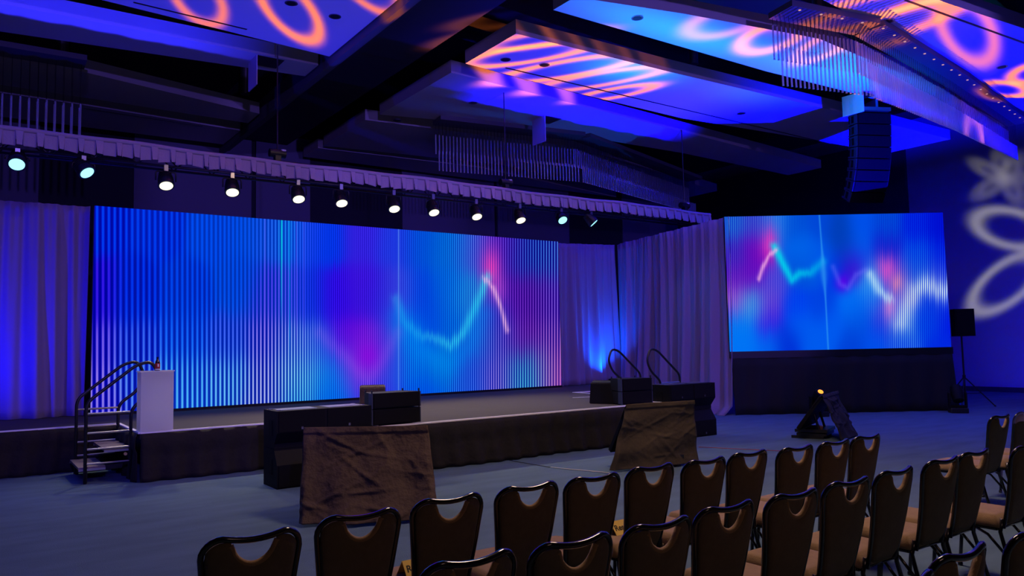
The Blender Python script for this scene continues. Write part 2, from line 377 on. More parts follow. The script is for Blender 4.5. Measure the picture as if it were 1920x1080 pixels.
# left bay
cL0 = cloud([(5.33, 13.19), (5.33, 9.6), (-6, 9.9), (-6, 12.6), (1.6, 12.85)], lights_px=((628, 30), (546, 5)), slots=(((250, 4), (463, 55)),))
cL1 = cloud([(5.32, 14.42), (5.32, 13.72), (.28, 13.79), (-6, 13.8), (-6, 15.2), (.32, 15.02)], hatch=(4.2, 14.05, .5, .55), lights_px=())
cL2 = cloud([(5.31, 18.17), (5.31, 17.3), (1.7, 16.4), (-6, 16.1), (-6, 17.9), (1.8, 18.06)])
cL3 = cloud([(5.33, 20.4), (5.34, 18.9), (1.9, 18.62), (-6, 18.5), (-6, 20.6)], slots=(((157, 203), (380, 237)),))
for px in ((1300, 121), (1535, 25), (460, 177), (117, 116), (1560, 232)):
    p = atZ(px[0], px[1], 7.6); bm = bmesh.new(); cyl(bm, (p.x, p.y, 7.6), (p.x, p.y, ZC), .11, 16, .11); obj('recessed_can', bm, 'alu', ceil, False)

# ------------------------------------------------------------------ stage
stage = thing('stage', 'low black carpeted stage with white edge strip under the big screen', 'stage', (0, 0, 0))
SZ = .61
deck = [(-6, 12.35), (1.8, 12.35), (1.8, 10.66), (4.18, 10.66), (4.18, 9.05), (9.42, 9.05), (9.42, 10.0), (10.25, 10.0), (10.25, 12.35), (13.4, 12.35), (13.4, 15.2), (-6, 15.2)]
bm = bmesh.new(); prism(bm, deck, SZ-.08, SZ); obj('deck', bm, 'stage_top', stage)
def strip(p, q):
    p, q = Vector((*p, 0)), Vector((*q, 0)); d = (q-p).normalized(); n = Vector((d.y, -d.x, 0))*.022
    bm = bmesh.new(); prism(bm, [(p+n)[:2], (q+n)[:2], (q-n*1.2)[:2], (p-n*1.2)[:2]], SZ-.012, SZ+.008); obj('edge_strip', bm, 'edge', stage)
for i in range(9): strip(deck[i], deck[i+1])
def skirt(p, q, seed, top=SZ-.015):
    p, q = Vector((*p, 0)), Vector((*q, 0)); d = q-p; L = d.length; d.normalize(); n = Vector((d.y, -d.x, 0))
    rnd = random.Random(seed); ph = [rnd.uniform(0, 6) for _ in range(6)]
    def f(u, v):
        s = u*L; tri = abs(((s/.28) % 1)-.5)*2; a = .012+.05*v
        off = .015 + a*(.5+.5*math.sin(s*2*PI/.31+ph[0]+.6*math.sin(v*3+ph[1]))) + .05*v*math.sin(s*1.3+ph[2])**2 + .012*tri*(1 if v < .35 else .2)
        if v > .05 and v < .36: off += .018
        return p + d*s + n*off + Vector((0, 0, top*(1-v)+.004))
    bm = bmesh.new(); grid(bm, f, max(4, int(L/.035)), 10); solid(obj('skirt', bm, 'skirt', stage, True), .006)
for i in range(9): skirt(deck[i], deck[i+1], i)
tp = obj('stage_tape', nbox(-.42, .42, -.02, .02, SZ+.001, SZ+.004), 'tape'); p = atZ(1112, 744, SZ)
bm = bmesh.new(); bm.free()
tp.location = (p.x, p.y, 0); tp.rotation_euler = (0, 0, -.25); tag(tp, 'white tape line on the stage beside the black wedge speaker', 'tape')

# ------------------------------------------------------------------ LED walls
def s2l(c): c = np.asarray(c, float)/255; return np.where(c <= .04045, c/12.92, ((c+.055)/1.055)**2.4)
def poly_dist(px, py, pts):
    d = np.full(px.shape, 1e9)
    for (x0, y0), (x1, y1) in zip(pts[:-1], pts[1:]):
        dx, dy = x1-x0, y1-y0; t = np.clip(((px-x0)*dx+(py-y0)*dy)/(dx*dx+dy*dy), 0, 1)
        d = np.minimum(d, np.hypot(px-x0-t*dx, py-y0-t*dy))
    return d
def paint(px, py, ctrl, spacing, sxy):
    """colour fields of the picture: smooth base, and the colour its fluting catches"""
    C = np.array([(c[0], c[1]) for c in ctrl], float); B = np.array([c[2] for c in ctrl], float)
    Hh = np.array([c[3] if len(c) > 3 else c[2] for c in ctrl], float)
    wx = (px[:, None]-C[:, 0])/sxy[0]; wy = (py[:, None]-C[:, 1])/sxy[1]
    W = np.exp(-(wx*wx+wy*wy)/2)+1e-12; W /= W.sum(1, keepdims=True)
    base, hi = W@B, W@Hh
    xs = np.array([s[0] for s in spacing]); sp_ = np.array([s[1] for s in spacing])
    g = np.linspace(xs[0], xs[-1], 4000); ph = np.cumsum(1/np.interp(g, xs, sp_))*(g[1]-g[0])
    s = (.5+.5*np.cos(2*PI*np.interp(px, g, ph)))
    return base, hi, s
def flute_shift(px, spacing, amt):
    xs = np.array([s[0] for s in spacing]); sp_ = np.array([s[1] for s in spacing])
    g = np.linspace(xs[0], xs[-1], 4000); ph = np.cumsum(1/np.interp(g, xs, sp_))*(g[1]-g[0])
    k = np.floor(np.interp(px, g, ph)+.5); r = np.sin(k*12.9898)*43758.5453
    return ((r-np.floor(r))-.5)*2*amt
def led_mesh(name, P0, P1, z0, z1, nu, nv, parent, func):
    u = np.linspace(0, 1, nu+1); v = np.linspace(0, 1, nv+1); U, V = np.meshgrid(u, v)
    U, V = U.ravel(), V.ravel()
    pts = np.stack([P0[0]+(P1[0]-P0[0])*U, P0[1]+(P1[1]-P0[1])*U, z0+(z1-z0)*V], 1)
    q = pts-np.array([0, 0, EYE]); dep = q@np.array(CF); px = 960+FPX*(q@np.array(CR))/dep; py = 540-FPX*(q@np.array(CU))/dep
    col = np.clip(func(px, py), 0, 255)
    idx = np.arange((nu+1)*(nv+1)).reshape(nv+1, nu+1)
    f = np.stack([idx[:-1, :-1], idx[:-1, 1:], idx[1:, 1:], idx[1:, :-1]], -1).reshape(-1, 4)
    me = bpy.data.meshes.new(name); me.from_pydata(pts.tolist(), [], f.tolist())
    a = me.attributes.new('picture', 'FLOAT_COLOR', 'POINT'); rgba = np.ones((len(px), 4), np.float32); rgba[:, :3] = s2l(col)
    a.data.foreach_set('color', rgba.ravel()); me.materials.append(M['led']); me.update()
    o = bpy.data.objects.new(name, me); COL.objects.link(o); o.parent = parent; return o
MAIN = [(185,400,(0,10,200),(0,80,245)),(300,410,(0,30,215),(0,80,240)),(400,420,(0,60,225),(0,98,242)),(470,425,(0,70,225),(0,100,240)),(512,430,(0,60,220),(70,120,240)),(532,430,(0,70,220),(0,160,240)),(575,435,(0,60,240),(60,80,250)),(610,440,(0,50,245),(0,60,250)),(680,440,(40,20,230),(70,50,250)),(740,450,(20,40,235),(50,80,250)),(790,450,(0,70,225),(0,100,240)),(840,455,(0,90,220),(0,130,240)),(880,460,(0,70,220),(60,150,240)),(905,465,(60,30,200),(160,110,240)),(935,465,(70,0,180),(120,50,220)),(965,470,(20,0,150),(80,100,230)),(1000,475,(0,10,150),(60,130,230)),(1040,480,(10,10,150),(90,150,240)),
(185,560,(0,0,190),(60,30,235)),(250,560,(0,20,200),(0,70,240)),(350,560,(0,40,210),(0,90,240)),(450,540,(0,60,215),(0,100,240)),(500,560,(0,40,200),(90,80,240)),(540,560,(0,50,210),(100,90,245)),(580,560,(0,40,230),(20,60,245)),(630,560,(40,0,235),(60,20,250)),(680,550,(50,10,225),(80,30,250)),(725,560,(30,10,220),(60,40,245)),(745,560,(40,60,235),(90,130,250)),(790,560,(0,50,230),(0,90,250)),(840,550,(0,90,225),(0,120,245)),(880,560,(0,90,220),(60,200,245)),(920,580,(10,20,190),(120,100,240)),(960,560,(60,0,160),(130,50,210)),(1000,560,(50,0,150),(120,60,200)),(1040,560,(40,0,160),(140,110,230)),
(185,650,(0,0,190),(130,100,240)),(250,650,(0,20,200),(60,110,245)),(350,640,(0,40,210),(20,110,250)),(430,640,(0,40,205),(70,110,245)),(500,640,(0,20,195),(160,140,240)),(545,650,(0,40,200),(150,170,245)),(570,655,(0,60,220),(150,200,250)),(600,650,(20,60,235),(60,100,250)),(650,640,(80,0,230),(120,20,245)),(690,650,(110,0,220),(160,40,240)),(720,650,(50,30,230),(110,80,245)),(760,630,(0,90,240),(0,170,250)),(800,610,(0,60,235),(0,100,250)),(850,610,(0,80,225),(0,130,240)),(900,640,(0,60,210),(70,140,240)),(940,640,(30,20,180),(150,120,235)),(985,640,(70,0,150),(140,70,210)),(1040,640,(40,10,160),(190,120,220)),
(180,720,(0,0,190),(170,140,240)),(250,720,(0,20,200),(90,150,245)),(350,710,(0,40,210),(80,190,250)),(430,710,(0,50,205),(120,210,250)),(500,710,(0,20,190),(190,190,240)),(550,700,(0,60,200),(190,240,250)),(575,700,(0,100,220),(120,240,250)),(620,700,(0,110,240),(0,150,250)),(660,690,(60,50,235),(140,90,250)),(690,685,(120,10,220),(180,90,240)),(730,690,(10,60,235),(60,110,250)),(780,680,(0,80,235),(0,160,250)),(830,690,(0,100,225),(0,160,240)),(890,690,(0,50,215),(60,110,240)),(930,700,(30,20,190),(190,150,240)),(980,700,(0,50,170),(80,220,235)),(1015,700,(20,60,180),(110,210,240)),(1037,690,(90,20,160),(250,120,200)),
(190,765,(0,0,190),(150,130,240)),(350,760,(0,50,215),(90,200,250)),(500,750,(0,30,190),(200,210,245)),(560,745,(0,80,210),(90,210,250)),(620,740,(0,90,245),(0,120,250)),(700,735,(30,30,240),(80,80,250)),(800,730,(0,70,240),(0,100,250)),(880,725,(0,60,220),(60,120,245)),(940,722,(20,30,190),(200,150,240)),(980,722,(0,80,180),(80,230,235)),(1042,715,(120,40,170),(255,120,190))]
def main_pic(px, py):
    SPC = [(160, 11.2), (300, 10.6), (420, 8.0), (500, 7.0), (560, 5.2), (600, 4.0), (760, 3.6), (860, 3.9), (960, 4.6), (1070, 5.4)]
    py = py + flute_shift(px, SPC, 3.0)*np.interp(px, [600, 700, 760], [1.5, .5, 1.0])
    b, h, s = paint(px, py, MAIN, SPC, (22, 28))
    h = h.copy(); h[:, 1] *= np.where((px < 520), np.interp(py, [540, 640], [.82, 1.0]), 1.0)
    k = s**np.interp(px, [880, 960], [2.1, 3.2])
    c = b*(1-k[:, None]) + h*k[:, None]
    c *= (1 - .22*(1-s)**2)[:, None]
    def add(mask, colr, stripe=.6): 
        mm = np.clip(mask*(1-stripe+stripe*s), 0, 1)[:, None]; return c*(1-mm) + np.array(colr, float)*mm
    c = add(np.exp(-((px-921)/18)**2-((py-505)/40)**2), (255, 70, 190), .6)
    c = add(np.exp(-((px-936)/14)**2-((py-545)/30)**2)*.5, (230, 90, 220), .5)
    dd = poly_dist(px, py, [(742, 560), (757, 602), (790, 632), (815, 632), (845, 650), (870, 622), (890, 580), (903, 548), (913, 520)])
    c = add(np.exp(-(dd/9)**2)*np.interp(px, [740, 800, 880, 913], [.45, .6, .95, .9]), (60, 235, 250), .8)
    d2 = poly_dist(px, py+0*px, [(750, 590), (790, 655), (840, 685), (880, 650), (905, 590)])
    c = add(np.exp(-(d2/22)**2)*.5, (0, 150, 250), .6)
    dd = poly_dist(px, py, [(908, 522), (925, 540), (940, 580), (951, 622)]); c = add(np.exp(-(dd/4.5)**2)*.95, (250, 190, 235), .7)
    V = [(600, 625), (640, 660), (690, 712), (720, 670), (745, 625)]; dd = poly_dist(px, py, V); c = add(np.exp(-(dd/13)**2)*.3, (190, 110, 250), .8)
    c = add(np.exp(-((px-690)/24)**2-((py-668)/28)**2)*.6, (150, 0, 225), .2)
    c = add(np.exp(-((px-747.5)/1.3)**2)*.6, (110, 160, 250), 0)
    c = add(np.exp(-((px-528)/1.2)**2)*np.interp(py, [400, 440, 560, 620], [.7, .9, .5, 0]), (0, 225, 220), 0)
    for x, k2 in ((497, .35), (543, .45), (556, .4), (570, .3)): c = add(np.exp(-((px-x)/1.1)**2)*np.interp(py, [420, 620, 680], [k2, k2, 0]), (140, 100, 250) if x != 543 else (0, 190, 245), 0)
    return c
SIDE = [(1370,420,(0,40,190),(60,150,230)),(1420,420,(20,20,180),(90,120,230)),(1452,415,(0,90,225),(80,170,240)),(1490,420,(0,70,210),(0,90,220)),(1540,420,(0,70,215)),(1575,430,(0,60,178)),(1612,420,(0,80,235)),(1660,420,(0,55,205),(0,85,225)),(1720,420,(0,20,215),(0,50,230)),(1760,420,(0,10,205),(0,20,215)),
(1375,480,(30,0,170),(90,80,210)),(1418,470,(90,0,175),(130,20,200)),(1500,470,(0,100,235)),(1540,480,(0,90,235)),(1580,470,(0,60,185)),(1612,470,(0,90,235)),(1660,465,(0,25,195),(40,40,220)),(1720,480,(0,50,220),(0,90,235)),(1765,480,(0,20,215),(0,50,230)),
(1380,520,(60,0,170),(140,60,210)),(1410,520,(90,0,180),(120,20,200)),(1450,535,(30,40,200),(120,110,240)),(1500,505,(0,80,215)),(1530,500,(0,90,225)),(1562,505,(0,50,230)),(1600,500,(70,0,205)),(1635,525,(0,130,235),(90,220,250)),(1660,510,(60,20,190),(200,90,220)),(1690,530,(40,40,190),(180,140,230)),(1720,510,(0,50,205),(70,140,240)),(1765,520,(10,40,205),(110,130,245)),
(1382,565,(90,40,190),(220,130,220)),(1410,570,(0,130,220),(90,230,240)),(1440,565,(60,20,190),(180,110,230)),(1490,570,(0,50,235),(0,80,240)),(1540,570,(0,65,225)),(1600,570,(0,110,245)),(1640,560,(0,80,225),(60,140,250)),(1665,585,(30,30,195),(170,110,235)),(1760,580,(0,40,210),(30,80,235)),
(1390,610,(0,110,240),(0,130,245)),(1440,600,(30,10,220),(90,60,230)),(1500,610,(0,90,240)),(1560,610,(0,90,240)),(1610,600,(0,80,225)),(1660,610,(0,40,215),(40,80,240)),(1690,620,(0,60,205),(90,190,240)),(1740,605,(0,50,220),(0,80,235)),(1780,600,(0,20,225)),
(1395,645,(0,115,245)),(1440,645,(0,100,240)),(1475,640,(0,45,212)),(1530,645,(0,90,238)),(1600,645,(0,65,215)),(1640,645,(0,80,235)),(1690,645,(0,50,225),(60,120,240)),(1770,645,(0,40,225))]
def side_pic(px, py):
    SPC = [(1340, 3.6), (1500, 3.1), (1600, 3.2), (1800, 4.2)]
    py = py + flute_shift(px, SPC, 2.2)*np.interp(px, [1440, 1480, 1630, 1660], [1.2, .4, .4, 1.5])
    b, h, s = paint(px, py, SIDE, SPC, (17, 22))
    k = s**1.9; c = b*(1-k[:, None]) + h*k[:, None]
    def add(mask, colr, stripe=.6):
        mm = np.clip(mask*(1-stripe+stripe*s), 0, 1)[:, None]; return c*(1-mm) + np.array(colr, float)*mm
    c = add(np.exp(-((px-1443)/17)**2-((py-458)/34)**2), (255, 60, 190), .6)
    dd = poly_dist(px, py, [(1452, 462), (1468, 495), (1485, 525), (1500, 512), (1520, 512), (1543, 490)]); c = add(np.exp(-(dd/8)**2)*np.interp(px, [1452, 1490, 1545], [.95, .8, .4]), (0, 235, 240), .35)
    dd = poly_dist(px, py, [(1455, 468), (1440, 482), (1430, 500), (1423, 522)]); c = add(np.exp(-(dd/4)**2)*.9, (250, 180, 230), .4)
    dd = poly_dist(px, py, [(1536, 400), (1542, 480), (1548, 560), (1553, 655)]); c = add(np.exp(-(dd/(1.6+4*np.exp(-((py-510)/30)**2)))**2)*.55, (60, 170, 245), 0)
    c = add(np.exp(-((px-1580)/13)**2-((py-530)/16)**2)*.9, (90, 0, 230), .2)
    dd = poly_dist(px, py, [(1562, 500), (1575, 532), (1590, 540), (1605, 515), (1625, 505)]); c = add(np.exp(-(dd/5)**2)*.5, (110, 110, 250), .5)
    c = add(np.exp(-((px-1663)/16)**2-((py-505)/24)**2), (255, 95, 200), .8)
    c = add(np.exp(-((px-1682)/12)**2-((py-530)/18)**2)*.8, (255, 150, 170), .6)
    c = add(np.exp(-((px-1668)/12)**2-((py-575)/24)**2), (250, 150, 215), .85)
    dd = poly_dist(px, py, [(1632, 515), (1648, 545), (1668, 560)]); c = add(np.exp(-(dd/9)**2)*.95, (220, 255, 250), .85)
    dd = poly_dist(px, py, [(1690, 605), (1700, 575), (1715, 545), (1735, 535), (1755, 542), (1780, 550)]); c = add(np.exp(-(dd/19)**2)*.95, (235, 255, 245), .92)
    return c
led = thing('led_wall', 'huge wide wall of light behind the stage showing blue fluted waves', 'screen', (6.53, 14.15, 0))
LX0, LX1, LY, LZ0, LZ1 = 1.655, 11.40, 14.15, .655, 4.045
f = led_mesh('screen_face', (LX0, LY), (LX1, LY), LZ0, LZ1, 1500, 60, led, main_pic); f.location = (-6.53, -14.15, 0)
f = obj('cabinet', nbox(LX0, LX1, LY+.004, LY+.12, LZ0, LZ1), 'black', led); f.location = (-6.53, -14.15, 0)
f = obj('base_rail', nbox(LX0, LX1, LY-.02, LY+.3, SZ, LZ0), 'black', led); f.location = (-6.53, -14.15, 0)
SA, SB = Vector((13.65, 11.05, 0)), Vector((17.66, 8.27, 0)); SDIR = (SB-SA).normalized(); SN = Vector((SDIR.y, -SDIR.x, 0))  # SN towards the room
sled = thing('side_screen', 'smaller wide screen right of the side curtain showing blue fluted waves', 'screen', SA)
SLEN = (SB-SA).length
sled.rotation_euler = (0, 0, math.atan2(SDIR.y, SDIR.x))
f = led_mesh('screen_face', SA, SB, 1.37, 4.355, 1000, 70, None, side_pic)
f.parent = sled; bpy.context.view_layer.update(); f.matrix_parent_inverse = sled.matrix_world.inverted()
obj('cabinet', nbox(0, SLEN, .004, .12, 1.37, 4.355), 'black', sled)
sbase = thing('screen_base', 'black draped riser carrying the smaller side screen', 'riser', SA, math.atan2(SDIR.y, SDIR.x))
obj('top_rail', nbox(0, SLEN+.02, -.03, .2, 1.22, 1.37), 'black', sbase)
bm = bmesh.new(); grid(bm, lambda u, v: Vector((.02+u*(SLEN-.02)+.05*v*u, -.02-.03*math.sin(u*60+v*2)*(.3+v)-.10*v, 1.22*(1-v)+.004)), 160, 6); solid(obj('drape_panel', bm, 'base_cloth', sbase, True), .006)

# ------------------------------------------------------------------ drapes
def drape(name, path, ztop, zbot, label, seed, amp=.075, per=.26, flare=0.0, puddle=0, lift=None):
    P = [Vector((*p, 0)) for p in path]; segs = [(a, b, (b-a).length) for a, b in zip(P[:-1], P[1:])]; L = sum(s[2] for s in segs)
    rnd = random.Random(seed); ph = [rnd.uniform(0, 6.28) for _ in range(8)]
    def base(s):
        for a, b, l in segs:
            if s <= l+1e-6: d = (b-a)/l; return a+d*s, Vector((d.y, -d.x, 0)), d
            s -= l
        return b, Vector((d.y, -d.x, 0)), d
    def f(u, v):
        s = u*L; p, n, d = base(min(s, L)); zt = ztop[0]*(1-u)+ztop[1]*u
        ss = s + .06*math.sin(s*1.7+ph[0]) + .05*v*math.sin(s*3.1+ph[1]) 
        w1 = math.sin(ss*2*PI/per+ph[2]+.5*math.sin(v*2.5+ph[3])); w2 = math.sin(ss*2*PI/(per*2.7)+ph[4]+.8*v); w3 = math.sin(ss*2*PI/(per*.45)+ph[5])
        a = amp*(.5+1.1*v)
        off = a*(.6*w1+.7*w2) + amp*.25*(1-v)*w3
        off = off + flare*v*v + (.25*max(0, v-.97)/.03*puddle)
        if v < .03: off += .01
        sh = d*(.04*v*math.sin(s*4.3+ph[6]))
        return p + n*off + sh + Vector((0, 0, zt-(zt-zbot)*v))
    bm = bmesh.new(); grid(bm, f, int(L/.022), 24)
    o = obj(name, bm, 'drape', None, True); solid(o, .008); return tag(o, label, 'curtain', 'lavender grey pipe-and-drape curtains')
zt = lambda px, py, y: atY(px, py, y).z
drape('drape', [(-4.5, 14.45), (1.62, 14.45)], (zt(0, 378, 14.45), zt(170, 388, 14.45)), SZ+.005, 'pleated curtain washed blue, left of the big screen', 1)
cz = zt(1172, 461, 14.75)
drape('drape', [(11.42, 14.5), (13.75, 14.75)], (zt(1047, 457, 14.5), cz), SZ+.005, 'pleated curtain with bright blue glow, between big screen and stage corner', 2)
drape('drape', [(13.78, 14.7), (13.72, 10.98)], (cz, 4.36), .004, 'long pale curtain running from stage corner to side screen, ending in a puddle', 5, flare=.16, amp=.085, puddle=1)
for a, b, z in (((-4.5, 14.47), (13.75, 14.77), 4.06), ((13.78, 14.7), (13.70, 10.98), 4.3)): pass

# uplights on stage behind
for (p, c, pw, tg, cn), lab in zip(UPL, ('low black uplight on stage by the left curtain', 'low black uplight below the bright blue glow on the right curtain')):
    t = thing('uplight', lab, 'light', (p[0], p[1], SZ), 0, 'uplights of the stage curtains')
    obj('body', nbox(-.07, .07, -.06, .06, 0, .09, bev=.01), 'black', t)
    bm = bmesh.new(); cyl(bm, (0, .01, .09), (0, .02, .12), .05, 16); obj('lens_ring', bm, 'black_box', t)

# ------------------------------------------------------------------ truss, valance, stage lights
TY, TZ0, TZ1 = 13.0, atY(0, 277, 13.0).z, atY(0, 237, 13.0).z
TXa, TXb = -3.0, atY(1330, 400, 13.0).x
TZ0 = (TZ0 + atY(1330, 417, 13.0).z)/2; TZ1 = (TZ1 + atY(1330, 400, 13.0).z)/2
truss = thing('truss', 'long black lighting truss over the stage behind its pleated valance', 'truss', (0, TY, 0))
for yy in (.0, .28):
    for zz in (TZ0-.03, TZ0+.27):
        bm = bmesh.new(); cyl(bm, (TXa, yy+.06, zz), (TXb-.03, yy+.06, zz), .022, 8); obj('chord', bm, 'black', truss, True)
bm = bmesh.new(); x = TXa; k = 0
while x < TXb-.4:
    for yy in (.06, .34): cyl(bm, (x, yy, TZ0-.03 if k % 2 else TZ0+.27), (x+.3, yy, TZ0+.27 if k % 2 else TZ0-.03), .012, 6)
    x += .3; k += 1
obj('lacing', bm, 'black', truss)['kind'] = 'stuff'
val = thing('valance', 'pleated lavender fabric valance along the lighting truss', 'valance', (0, TY, 0))
VH = TZ1-TZ0
vr = random.Random(3); vph = [vr.uniform(0, 6) for _ in range(4)]
sagf = lambda x: .015*math.sin(x*1.1)+.008*math.sin(x*3.7)
bm = bmesh.new(); grid(bm, lambda u, v: Vector((TXa+u*(TXb-TXa), -.035-.02*math.sin(v*PI), TZ1+sagf(TXa+u*(TXb-TXa))-v*VH*.24)), 200, 4); solid(obj('top_band', bm, 'valance', val, True), .008)
nP = int((TXb-TXa)/.255)
bm = bmesh.new()
for i in range(nP):                                                # box pleats: a flat panel, then a narrow tab standing proud
    xa = TXa+i*(TXb-TXa)/nP; wd = (TXb-TXa)/nP; t = xa+wd*(.62+vr.uniform(-.06, .06)); jb = vr.uniform(-.02, .02); jx = vr.uniform(-.02, .02)
    zt_, zb_ = TZ1-VH*.2, TZ0+sagf(xa)
    def fl(x0, x1, y0, y1, b0, b1, tx=0):
        def f(u, v): 
            yy = (y0+(y1-y0)*u)+(-.03*v if y0 < -.04 else -.012*math.sin(u*PI)*v); return Vector((x0+(x1-x0)*u + tx*v*(.5-u)*2, yy, (zt_+sagf(xa))*(1-v)+(zb_+b0+(b1-b0)*u)*v))
        grid(bm, f, 3, 4)
    fl(xa+.004, t, -.03, -.03, jb, -jb*.5); fl(t+.005, xa+wd-.004+jx*.2, -.055, -.048, .012+jb*.5, .01, .012); fl(t, t+.005, -.03, -.055, .0, .012)
    fl(xa+wd-.004, xa+wd+.004, -.048, -.03, .01, 0)
solid(obj('pleated_skirt', bm, 'valance', val, False), .005)
bm = bmesh.new(); grid(bm, lambda u, v: Vector((TXb-.005, -.035+u*.42, TZ1-v*VH)), 6, 4); solid(obj('end_flap', bm, 'valance', val), .006)

def stage_lamp(x, y, z, kind, label, tilt, turn, i):
    t = thing('stage_lamp', label, 'light', (x, y, z), 0, 'lamps hanging under the truss')
    top = TZ0-.05
    bm = bmesh.new(); box(bm, -.03, .03, -.03, .03, top-z-.06, top-z+.04); obj('clamp', bm, 'steel', t)
    bm = bmesh.new(); tube(bm, fillet([(-.15, 0, 0), (-.15, 0, top-z-.07), (.15, 0, top-z-.07), (.15, 0, 0)], .04), .012, 6); obj('yoke', bm, 'black', t, True)
    h = Matrix.Rotation(turn, 4, 'Z') @ Matrix.Rotation(tilt, 4, 'X')           # lens looks along -y, tilted down
    def loc(p): return h @ Vector(p)
    bm = bmesh.new(); cyl(bm, (0, .16, 0), (0, -.06, 0), .085, 20, .125); cyl(bm, (0, -.06, 0), (0, -.10, 0), .125, 20)
    for k in range(5): cyl(bm, (0, .02+.03*k, 0), (0, .028+.03*k, 0), .12-.006*k, 16)
    bm.transform(h.to_4x4()); obj('housing', bm, 'black', t)
    bm = bmesh.new(); cyl(bm, (0, -.100, 0), (0, -.106, 0), .100, 24); bm.transform(h.to_4x4()); obj('lens', bm, 'lens_white' if kind == 'w' else 'lens_blue', t)
    d = h.to_3x3() @ Vector((0, -1, 0)); L = Vector((x, y, z)) + d*.13
    l = lamp('stage_lamp_beam', 'SPOT', L, (1.0, .80, .55) if kind == 'w' else (.02, .30, 1.0), WPOW if kind == 'w' else BPOW, L+d, .10, 75, .9)
WPOW, BPOW = 190, 60
LENS = [(33, 302, 'b'), (158, 317, 'b'), (313, 341, 'w'), (438, 354, 'w'), (562, 367, 'w'), (643, 375, 'w'), (742, 386, 'w'), (816, 393, 'w'), (897, 401, 'w'), (979, 408, 'w'), (1057, 409, 'b'), (1113, 414, 'b')]
ends = {0: 'leftmost', 1: 'second from the left', 10: 'second from the right', 11: 'rightmost'}
for i, (lx, ly, kd) in enumerate(LENS):
    p = atY(lx, ly, 12.97)
    lab = ('blue-lit stage lamp under the truss, %s of all' % ends[i]) if kd == 'b' else 'warm white stage lamp under the truss, %s white one from the left' % ordinal(i-2)
    stage_lamp(p.x, 13.06, p.z+.03, kd, lab, math.radians(60 if kd == 'w' else 48), {0: -.1, 1: .7, 11: .9}.get(i, random.uniform(-.15, .05)), i)
# chain hoists holding the truss
for (hx, lab, zt_, yy) in ((atY(520, 284, 13.15).x, 'chain hoist on the truss, nearest the ceiling beam', 7.0, 13.15), (atY(948, 338, 13.15).x, 'chain hoist on the truss, below the long glass chandelier', 7.0, 13.15), (atY(1283, 378, 13.15).x, 'chain hoist on the truss, at its right end', 7.0, 13.15)):
    t = thing('chain_hoist', lab, 'hoist', (hx, yy, TZ1), 0, 'chain hoists lifting the truss')
    bm = bmesh.new(); cyl(bm, (-.14, 0, .16), (.14, 0, .16), .075, 14); box(bm, -.05, .05, -.06, .06, .02, .2); obj('motor', bm, 'black', t)
    bm = bmesh.new(); cyl(bm, (.1, -.02, .2), (.1, -.02, .23), .05, 12); obj('cap', bm, 'label_white', t)
    bm = bmesh.new(); cyl(bm, (0, 0, .2), (0, 0, CZ-.008-TZ1), .012, 6); obj('chain', bm, 'black', t)
    bm = bmesh.new(); tube(bm, [(0, .03*math.sin(a), -.03+.04*math.cos(a)) for a in np.linspace(0, 5, 9)], .01, 6); obj('hook', bm, 'steel', t)

# ------------------------------------------------------------------ glass rod chandeliers
def chandelier(label, path, tiers, step, n_max, ztrack, dots=None, rows=2, side=-1):
    """path: list of (x, y); tiers(s 0..1) -> list of (dy, ztop, zbottom) for each row at that station"""
    t = thing('chandelier', label, 'chandelier', (path[0][0], path[0][1], 0))
    P = [Vector((*p, 0)) for p in path]; L = sum((b-a).length for a, b in zip(P[:-1], P[1:])); o0 = P[0]
    def at(s):
        d = s*L
        for a, b in zip(P[:-1], P[1:]):
            l = (b-a).length
            if d <= l+1e-6: return a+(b-a)*(d/l), (b-a)/l
            d -= l
        return P[-1], (b-a).normalized()
    n = min(n_max, int(L/step)); R = .017
    bm = bmesh.new(); cyl(bm, (0, 0, 0), (0, 0, 1), R, 6); me = bpy.data.meshes.new('glass_rod'); bm.to_mesh(me); bm.free(); me.materials.append(M['rod'])
    wires = bmesh.new(); tips = bmesh.new()
    for i in range(n):
        s = (i+.5)/n; p, d = at(s); nn = Vector((-d.y, d.x, 0))
        for (dy, za, zb) in tiers(s):
            q = p+nn*dy-o0; za += random.uniform(-.01, .01)
            r = bpy.data.objects.new('glass_rod', me); COL.objects.link(r); r.parent = t; r.location = (q.x, q.y, zb); r.scale = (1, 1, za-zb)
            cyl(wires, (q.x, q.y, za), (q.x, q.y, ztrack), .004, 3)
            cyl(tips, (q.x, q.y, zb-.012), (q.x, q.y, zb), R*1.15, 6)
    obj('hanging_wires', wires, 'black', t)['kind'] = 'stuff'
    obj('rod_tips', tips, 'steel', t)['kind'] = 'stuff'
    bm = bmesh.new()
    for j in range(len(P)-1):
        a, b = P[j]-o0, P[j+1]-o0; d = (b-a).normalized(); nn = Vector((-d.y, d.x, 0))
        prism(bm, [(a-nn*.38)[:2], (b-nn*.38)[:2], (b+nn*.16)[:2], (a+nn*.16)[:2]], ztrack, ztrack+.10)
    obj('track_plate', bm, 'beam', t)
    if dots:
        for i in range(dots):
            p, d = at((i+.5)/dots); q = p-o0-Vector((-d.y, d.x, 0))*.3
            bm = bmesh.new(); cyl(bm, (q.x, q.y, ztrack-.008), (q.x, q.y, ztrack-.001), .022, 10); obj('track_dot', bm, 'dot_light', t)
    return t
CH1 = [(10.66, 7.42), (12.55, 7.02), (16.6, 7.48), (21.5, 8.22)]
chandelier('glowing chandelier of hanging glass rods in the upper right, above the speaker array', CH1,
           lambda s: [(.12, 6.78, 6.22-.0*s), (-.05, 6.36-.02*s, 5.72+.28*s)], .092, 128, 6.9, dots=24)
CH2 = [(atZ(815, 240, 6.8).x, 15.62), (12.8, 14.95), (19.4, 16.98)]
